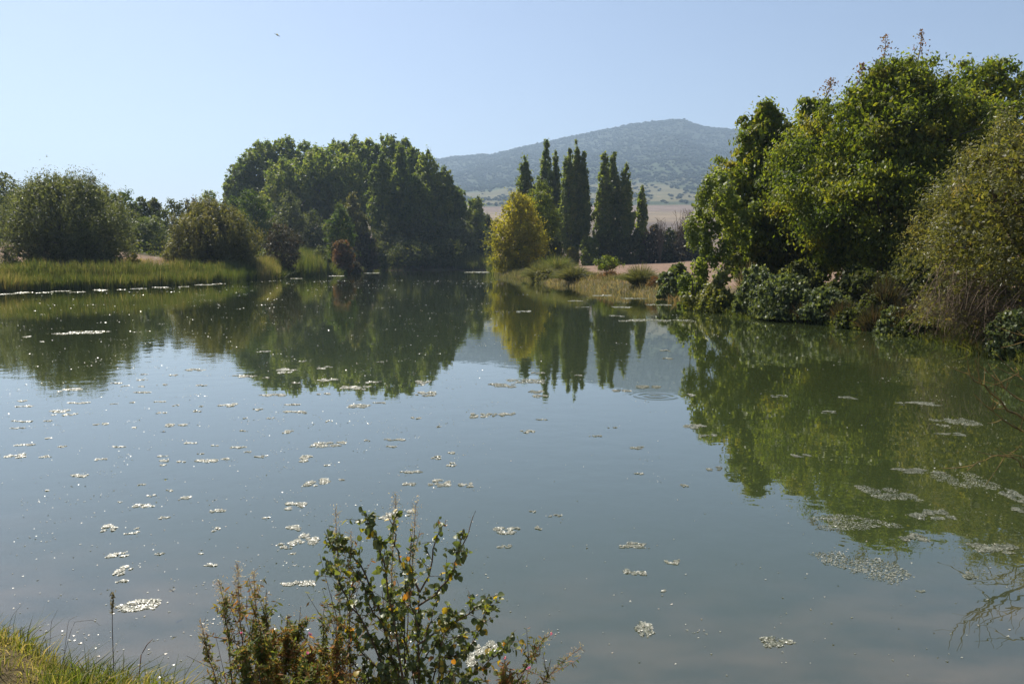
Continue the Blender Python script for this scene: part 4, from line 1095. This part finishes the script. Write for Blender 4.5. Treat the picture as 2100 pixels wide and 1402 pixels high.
# leaf shapes for the near shrub: ovate, folded along the midrib, drooping tip
M['shrub_leaf'] = leaf_mat('near_shrub_leaf', [(.06, .085, .028), (.095, .12, .04), (.135, .16, .05), (.16, .16, .02), (.34, .24, .02), (.30, .12, .03)], .40, .32, .9)
M['herb_leaf'] = leaf_mat('willowherb_leaf', [(.06, .09, .022), (.11, .14, .04), (.17, .16, .05), (.20, .11, .05), (.26, .12, .05)], .4, .55, .4)
M['fluff'] = leaf_mat('willowherb_fluff', [(.42, .30, .22), (.55, .44, .36)], .4, .8, .1)
M['pink'] = leaf_mat('pink_petal', [(.5, .12, .32), (.62, .22, .45)], .4, .6, .2)


def leaf_shape(L, W, fold, droop, tone):
    ys = np.array([0, .18, .45, .75, 1.0]); ws = np.array([0, .38, .5, .34, 0.0])
    mid = np.stack([np.zeros(5), ys * L, -droop * L * ys ** 2], 1)
    lft = mid + np.stack([-ws * W, np.zeros(5), fold * ws * W], 1); rgt = mid + np.stack([ws * W, np.zeros(5), fold * ws * W], 1)
    V = np.concatenate([mid, lft[1:4], rgt[1:4]])     # 0-4 mid, 5-7 left, 8-10 right
    Fq = [(0, 5, 1, 1), (1, 5, 6, 2), (2, 6, 7, 3), (3, 7, 4, 4), (0, 1, 8, 8), (1, 2, 9, 8), (2, 3, 10, 9), (3, 4, 10, 10)]
    return V, Fq


def tri_faces(Fq):
    out = []
    for f in Fq:
        g = list(dict.fromkeys(f))
        out.append(g[:3])
        if len(g) == 4: out.append([g[0], g[2], g[3]])
    return np.array(out)


LEAVES = []
rng = np.random.default_rng(80)
for tn in (.08, .18, .3, .45, .62, .8, .97):
    for k in range(3):
        V, Fq = leaf_shape(1.0, rng.uniform(.72, .92), rng.uniform(.15, .5), rng.uniform(.05, .4), tn)
        LEAVES.append((V, tri_faces(Fq), tn))


def frames(D, N):
    D = norm(D); N = norm(N - (N * D).sum(1, keepdims=True) * D); X = np.cross(D, N)
    return X, D, N


def near_shrub():
    rng = np.random.default_rng(81)
    Y0 = 3.62
    bx = (853 - CX) / F * Y0
    base = np.array([bx, Y0, gz(bx, Y0)])
    root = thing('alder_shrub', 'leafy shrub with dark and yellowing round leaves in the foreground', 'shrub', base)
    Bs = [([(853, 1480), (856, 1400), (858, 1300), (861, 1212)], .010, 0), ([(861, 1212), (842, 1182), (818, 1140), (806, 1085), (797, 1062)], .006, -.12), ([(861, 1212), (880, 1180), (893, 1115), (902, 1080), (915, 1070)], .005, .1),
          ([(857, 1242), (900, 1213), (928, 1172), (950, 1120), (964, 1080), (973, 1046)], .0055, .15), ([(930, 1170), (940, 1120), (951, 1082)], .003, .1), ([(858, 1320), (905, 1290), (955, 1262), (985, 1235), (1002, 1222)], .005, -.2),
          ([(860, 1400), (925, 1372), (968, 1320), (992, 1265), (1007, 1238)], .006, .2), ([(848, 1420), (800, 1320), (772, 1230), (742, 1160), (705, 1120), (668, 1118)], .007, .2), ([(850, 1400), (808, 1300), (800, 1210), (782, 1130), (765, 1085), (750, 1062)], .006, -.2),
          ([(846, 1430), (775, 1330), (725, 1250), (690, 1185), (672, 1150)], .006, -.1), ([(852, 1400), (826, 1320), (832, 1240), (830, 1180)], .005, .25), ([(858, 1420), (930, 1400), (985, 1372), (1030, 1330), (1048, 1312)], .004, 0),
          ([(850, 1430), (790, 1380), (735, 1330), (715, 1290)], .005, .22), ([(857, 1350), (880, 1290), (890, 1240), (900, 1210)], .004, .25), ([(854, 1380), (880, 1330), (930, 1310), (975, 1290)], .004, .12), ([(800, 1300), (760, 1250), (745, 1200), (730, 1170)], .004, .1),
          ([(859, 1290), (840, 1240), (845, 1170), (838, 1120)], .004, -.22), ([(854, 1400), (900, 1385), (940, 1400), (980, 1395)], .004, -.15), ([(848, 1400), (810, 1390), (770, 1395), (740, 1400)], .005, -.2),
          ([(850, 1420), (820, 1370), (790, 1345), (760, 1300)], .005, 0), ([(856, 1420), (890, 1370), (920, 1345), (960, 1340)], .005, .05), ([(850, 1420), (760, 1390), (710, 1350), (690, 1300)], .005, .1), ([(854, 1420), (840, 1340), (810, 1260), (790, 1190)], .005, .05), ([(858, 1420), (900, 1340), (915, 1280), (925, 1240)], .004, -.2)]
    b = Bag(); LP, LD, LT = [], [], []
    for pts, r, dz in Bs:
        k = len(pts)
        d0 = dz * .3 if r < .007 else 0
        W = np.array([at(a_, b_, Y0 + d0 + (dz - d0) * (i / (k - 1))) for i, (a_, b_) in enumerate(pts)]) - base
        if pts[0][1] > 1390: W[0] = np.array([rng.normal() * .03, rng.normal() * .03, -.03])
        tt = np.linspace(0, 1, k); uu = np.linspace(0, 1, 14)
        Q = np.stack([np.interp(uu, tt, W[:, c]) for c in range(3)], 1)
        Q[1:-1] = (Q[:-2] + 2 * Q[1:-1] + Q[2:]) / 4
        Q[2:] += rng.normal(size=(12, 3)) * .004
        b.add(*tube(Q, np.linspace(r, .0016, 14), 5))
        Lg = np.linalg.norm(np.diff(Q, axis=0), axis=1).sum()
        bare = pts[-1] in ((973, 1046), (951, 1082))
        # side twigs and their leaves
        nt = int(Lg / .05)
        for j in range(nt):
            u = rng.uniform(.12, .96 if not bare else .62)
            s0 = np.array([np.interp(u, uu, Q[:, c]) for c in range(3)])
            dirv = norm((Q[-1] - Q[0]) * .8 / max(Lg, .1) + rng.normal(size=3) * .75 + np.array([0, 0, .2]))
            tl = rng.uniform(.05, .15) * (1.1 - .4 * u)
            e = s0 + dirv * tl
            tws = bez(s0, (s0 + e) / 2 + np.array([0, 0, .01]), e, 4)
            b.add(*tube(tws, np.linspace(.0018, .001, 4), 3))
            for q in range(rng.integers(4, 8)):
                v = rng.uniform(.25, 1.0)
                p = s0 + (e - s0) * v
                LP.append(p); LD.append(dirv * .5 + rng.normal(size=3) * .6 + np.array([0, 0, -.35])); LT.append(u)
        for j in range(int(Lg / .022)):
            u = rng.uniform(.1, 1.0 if not bare else .66)
            LP.append(np.array([np.interp(u, uu, Q[:, c]) for c in range(3)])); LD.append(rng.normal(size=3) + np.array([0, 0, -.2])); LT.append(u)
    link('branches', b.mesh('branches', M['twig'], True), root)
    LP, LD, LT = np.array(LP), np.array(LD), np.array(LT)
    n = len(LP)
    size = rng.uniform(.015, .038, n)
    yel = rng.random(n) < (.08 + .13 * LT)
    tone_i = np.where(yel, rng.integers(3, 6, n), rng.integers(0, 3, n)); tone_i[rng.random(n) < .015] = 6
    N = norm(rng.normal(size=(n, 3)) * .7 + np.array([0, -.15, .75]))
    X, D, N = frames(LD, N)
    order = np.argsort(-size)
    mes = [make_mesh('leaf', V, Ft, M['shrub_leaf'], tone=np.full(len(V), tn)) for V, Ft, tn in LEAVES]
    rest = Bag()
    for rank, i in enumerate(order):
        vi = int(tone_i[i]) * 3 + int(rng.integers(3))
        R3 = np.stack([X[i], D[i], N[i]], 1) * size[i]
        if rank < 300:
            o = bpy.data.objects.new('leaf', mes[vi]); COL.objects.link(o); o.parent = root
            Mx = Matrix([list(R3[0]) + [LP[i][0]], list(R3[1]) + [LP[i][1]], list(R3[2]) + [LP[i][2]], [0, 0, 0, 1]])
            o.matrix_basis = Mx
        else:
            V, Ft, tn = LEAVES[vi]
            rest.add(V @ R3.T + LP[i], Ft, tn)
    o = link('foliage', rest.mesh('foliage', M['shrub_leaf']), root); o['kind'] = 'stuff'
    return n


near_shrub()


def willowherb(k, label, foot, tip, Y, seed, fluffy=.5, dense=1.0, curve=0.0, flower=False, r=.0045):
    """reddish stem with narrow leaves, pods and fluff in the upper part"""
    rng = np.random.default_rng(seed)
    p1 = at(tip[0], tip[1], Y)
    f0 = at(foot, 1400, Y); f0[2] = gz(f0[0], f0[1])
    root = thing('willowherb', label, 'plant', f0, 'willowherbs on the near bank')
    q1 = p1 - f0
    Q = bez(np.zeros(3), np.array([q1[0] * .35, rng.normal() * .04, q1[2] * (.62 + curve)]), q1, 14)
    Q[1:] += np.cumsum(rng.normal(size=(13, 3)) * .003, 0)
    uu = np.linspace(0, 1, 14)
    def on(u): return np.stack([np.interp(u, uu, Q[:, c]) for c in range(3)], -1)
    b = Bag(); b.add(*tube(Q, np.linspace(r, .0012, 14), 5))
    H = np.linalg.norm(q1)
    LPs, sd = [], []
    ns = int(13 * dense * H / .6) + 2
    sides = []
    for j in range(ns):
        u = rng.uniform(.12, .85); s0 = on(np.array(u)); L = H * rng.uniform(.16, .5) * (1.1 - u)
        e = s0 + norm(norm(q1) + rng.normal(size=3) * .55) * L
        T = bez(s0, (s0 + e) / 2 + np.array([0, 0, -.01]), e, 5); sides.append(T)
        b.add(*tube(T, np.linspace(.0022, .001, 5), 3))
    link('stem', b.mesh('stem', M['red_stem'], True), root)
    # leaves
    nl = int(150 * dense * H)
    u = rng.random(nl) ** .9 * .9
    P = on(u)
    for T in sides:
        P = np.concatenate([P, T[0] + (T[-1] - T[0]) * rng.random((int(24 * dense), 1))])
    n = len(P)
    D = norm(rng.normal(size=(n, 3)) + np.array([0, 0, .1]))
    L = rng.uniform(.018, .042, n)
    P = P + D * L[:, None] * .5
    V, Fq = leaf_geo(P, norm(rng.normal(size=(n, 3)) + np.array([0, 0, .6])), L, L * .27, rng, D * 1.5)
    tone = np.clip(rng.normal(.36 if k % 3 else .6, .28, n), 0, 1)
    link('foliage', make_mesh('foliage', V, Fq, M['herb_leaf'], tone=np.repeat(tone, 4)), root)
    # pods and fluff
    if fluffy > 0:
        n = int(90 * fluffy)
        u = rng.uniform(.62, 1.0, n); P = on(u); D = norm(norm(q1) * .9 + rng.normal(size=(n, 3)) * .5); L = rng.uniform(.02, .045, n)
        V, Fq = leaf_geo(P + D * L[:, None] * .5, norm(rng.normal(size=(n, 3))), L, .0028, rng, D * 3)
        link('pods', make_mesh('pods', V, Fq, M['dry'], tone=np.repeat(rng.uniform(.3, 1, n), 4)), root)['kind'] = 'stuff'
        n = int(230 * fluffy)
        u = rng.uniform(.6, 1.0, n); P = on(u) + rng.normal(size=(n, 3)) * .015
        V, Fq = leaf_geo(P, norm(rng.normal(size=(n, 3))), rng.uniform(.006, .018, n), rng.uniform(.0015, .004, n), rng)
        link('seed_fluff', make_mesh('seed_fluff', V, Fq, M['fluff'], tone=np.repeat(rng.random(n), 4)), root)['kind'] = 'stuff'
    if flower:
        n = 9
        V, Fq = leaf_geo(Q[-1] + rng.normal(size=(n, 3)) * .003, norm(rng.normal(size=(n, 3))), .010, .007, rng)
        link('flower', make_mesh('flower', V, Fq, M['pink'], tone=np.repeat(rng.random(n), 4)), root)


WH = [('tall fluffy willowherb second from the grass bank', 505, (487, 1152), 3.7, 1.0, .7, False), ('fluffy willowherb nearest the grass bank', 480, (447, 1182), 3.75, 1.0, .8, False), ('low willowherb reaching out towards the grass bank', 470, (408, 1275), 3.6, .9, .9, False),
      ('willowherb with splayed pods beside the tall fluffy one', 530, (518, 1172), 3.8, .8, .9, False), ('short willowherb with pale tuft in the clump', 550, (550, 1218), 3.75, .7, 1.2, False), ('bushy green and brown willowherb in the middle of the clump', 540, (535, 1262), 3.55, .2, 1.9, False),
      ('bushy rusty willowherb right of the clump middle', 575, (585, 1262), 3.6, .2, 1.9, False), ('dense willowherb with dangling brown leaves', 600, (612, 1248), 3.7, .15, 1.6, False), ('low dense willowherb in front of the clump', 500, (495, 1300), 3.4, .1, 1.9, True),
      ('leafy willowherb close to the round leaved shrub', 640, (640, 1290), 3.55, .2, 1.9, True), ('willowherb with pink flower low in the clump', 590, (622, 1325), 3.4, .1, 1.9, True), ('tall spindly willowherb left of the shrub', 705, (688, 1048), 3.8, 1.0, .8, False),
      ('short green willowherb spike against the shrub edge', 715, (712, 1085), 3.75, .6, .7, False), ('tallest fluffy willowherb above the shrub', 800, (816, 1012), 3.85, 1.3, .4, False), ('second tall fluffy willowherb above the shrub', 820, (851, 1030), 3.9, 1.2, .4, False),
      ('leafy willowherb in front of the shrub foot', 690, (700, 1280), 3.45, .1, 1.9, False), ('willowherb bent low across the water with pink tip', 985, (1134, 1298), 3.6, .35, .9, True), ('longest arching willowherb at the right of the shrub', 975, (1192, 1332), 3.55, .7, .7, False),
      ('bushy low willowherb right of the shrub foot', 1005, (1030, 1352), 3.5, .1, 1.6, True), ('small willowherb sprig right of the arching pair', 1040, (1085, 1368), 3.5, .2, 1.4, True), ('willowherb in the gap between clump and shrub', 660, (668, 1235), 3.7, .3, 1.4, False), ('stocky willowherb behind the clump', 560, (560, 1280), 3.85, .2, 1.7, False)]
for k, (lb, foot, tip, Y, fl, de, fw) in enumerate(WH):
    willowherb(k, lb, foot, tip, Y, 700 + k, fl, de, .12 if k in (16, 17) else 0, fw)
stalk('dead_stem', 'pale broken dead stem slanting across the willowherb clump', 'stem', [(470, 1420), (500, 1385), (520, 1355)], 3.4, 3.45, .0028, 40, False, 'pale_bark')
stalk('dead_stem', 'dark dead stem crossing the pale broken one', 'stem', [(545, 1400), (533, 1380), (520, 1353)], 3.4, 3.42, .004, 41, False)

# ---------------------------------------------------------------- leafless willow branches reaching in over the water from the right bank
rng = np.random.default_rng(90)
foot = np.array([8.4, 9.0, 0.0]); foot[2] = gz(8.4, 9.0)
br = thing('bare_willow', 'leafless yellowish willow branches reaching over the water from the right', 'shrub', foot)
b = Bag()
def limb(pts, Y0, Y1, r, first=True, twigs=7):
    W = np.array([at(a_, b_, Y0 + (Y1 - Y0) * i / (len(pts) - 1)) for i, (a_, b_) in enumerate(pts)]) - foot
    if first: W = np.concatenate([[np.array([rng.normal() * .05, rng.normal() * .05, -.1])], W])
    tt = np.linspace(0, 1, len(W)); uu = np.linspace(0, 1, 16)
    Q = np.stack([np.interp(uu, tt, W[:, c]) for c in range(3)], 1)
    Q[1:-1] = (Q[:-2] + 2 * Q[1:-1] + Q[2:]) / 4
    Q[2:] += rng.normal(size=(14, 3)) * .012
    b.add(*tube(Q, np.linspace(r, .004, 16), 5))
    for j in range(twigs):
        u = rng.uniform(.45, .97); s0 = np.array([np.interp(u, uu, Q[:, c]) for c in range(3)])
        dr = norm(Q[-1] - Q[6]); e = s0 + norm(dr + rng.normal(size=3) * .6 + np.array([0, 0, .35])) * rng.uniform(.15, .5)
        b.add(*tube(bez(s0, (s0 + e) / 2 + np.array([0, 0, -.03]), e, 5), np.linspace(.006, .0025, 5), 4))
limb([(2230, 930), (2100, 866), (2060, 830), (2018, 790), (1992, 775), (1988, 750)], 9.4, 9.6, .022, twigs=9)
limb([(2220, 860), (2120, 835), (2080, 812), (2048, 785), (2032, 765)], 9.5, 9.8, .018, twigs=8)
limb([(2240, 960), (2110, 895), (2070, 870), (2040, 845), (2030, 830)], 9.2, 9.3, .018, twigs=8)
limb([(2240, 820), (2140, 800), (2100, 785), (2082, 752)], 9.6, 9.9, .016, twigs=7)
limb([(2200, 1000), (2110, 965), (2078, 940), (2066, 925)], 9.0, 9.1, .012, twigs=5)
limb([(2140, 960), (2080, 930), (2030, 935), (1982, 966)], 9.0, 8.9, .007, twigs=2)
limb([(2260, 760), (2180, 730), (2130, 700), (2100, 690)], 9.6, 10.2, .018, twigs=8)
link('branches', b.mesh('branches', M['lichen_twig'], True), br)

# ---------------------------------------------------------------- small flyers
M['dark'] = bark_mat('dark_chitin', (.012, .012, .014), (.03, .03, .035), 50)
M['wing'] = leaf_mat('insect_wing', [(.25, .25, .25), (.4, .4, .4)], .5, .3, .6)


def flyer(name, label, px, py, Y, L, rotz, tilt):
    c = at(px, py, Y)
    root = thing(name, label, 'insect', c)
    root.rotation_euler = (0, tilt, rotz)
    u = np.linspace(0, 1, 12)
    r = L * np.array([.01, .055, .06, .03, .09, .10, .08, .035, .028, .026, .024, .008])
    V, Fq = tube(np.stack([(.5 - u) * L, np.zeros(12), np.zeros(12)], 1), r, 7)
    link('body', make_mesh('body', V, Fq, M['dark'], tone=np.full(len(V), .5), smooth=True), root)
    for sx, fw in ((1, .16), (1, .04), (-1, .16), (-1, .04)):
        w = np.array([[fw * L, 0, .05 * L], [fw * L + .1 * L, sx * .28 * L, .09 * L], [fw * L + .04 * L, sx * .56 * L, .12 * L], [fw * L - .08 * L, sx * .5 * L, .11 * L], [fw * L - .09 * L, sx * .2 * L, .07 * L]])
        link('wing', make_mesh('wing', w, np.array([[0, 1, 2], [0, 2, 3], [0, 3, 4]]), M['wing'], tone=np.full(5, .5)), root)


flyer('dragonfly', 'dark dragonfly flying high in the open sky', 568, 72, 8.0, .062, .1, .45)
flyer('dragonfly', 'dragonfly hovering over the water amid silvery weed', 334, 885, 12.0, .09, .3, .1)
flyer('dragonfly', 'dragonfly above the shallows right of the grass stalk', 352, 1210, 6.5, .06, -.4, .3)

# ---------------------------------------------------------------- air
m, n, l, out = new_mat('haze')
pv = n.new('ShaderNodeVolumePrincipled')
pv.inputs['Color'].default_value = (.56, .75, 1.0, 1)
pv.inputs['Density'].default_value = 1.9e-4
pv.inputs['Anisotropy'].default_value = 0.3
l.new(pv.outputs[0], out.inputs['Volume'])
A, B_, Z0, Z1 = 5900.0, 5900.0, -12.0, 760.0
V = np.array([[sx * A, sy * B_, z] for z in (Z0, Z1) for sy in (-1, 1) for sx in (-1, 1)])
Fq = np.array([[0, 2, 3, 1], [4, 5, 7, 6], [0, 1, 5, 4], [2, 6, 7, 3], [0, 4, 6, 2], [1, 3, 7, 5]])
tag(link('haze', make_mesh('haze', V, Fq, m)), 'thin blue haze filling the valley air', 'haze', None, 'stuff')
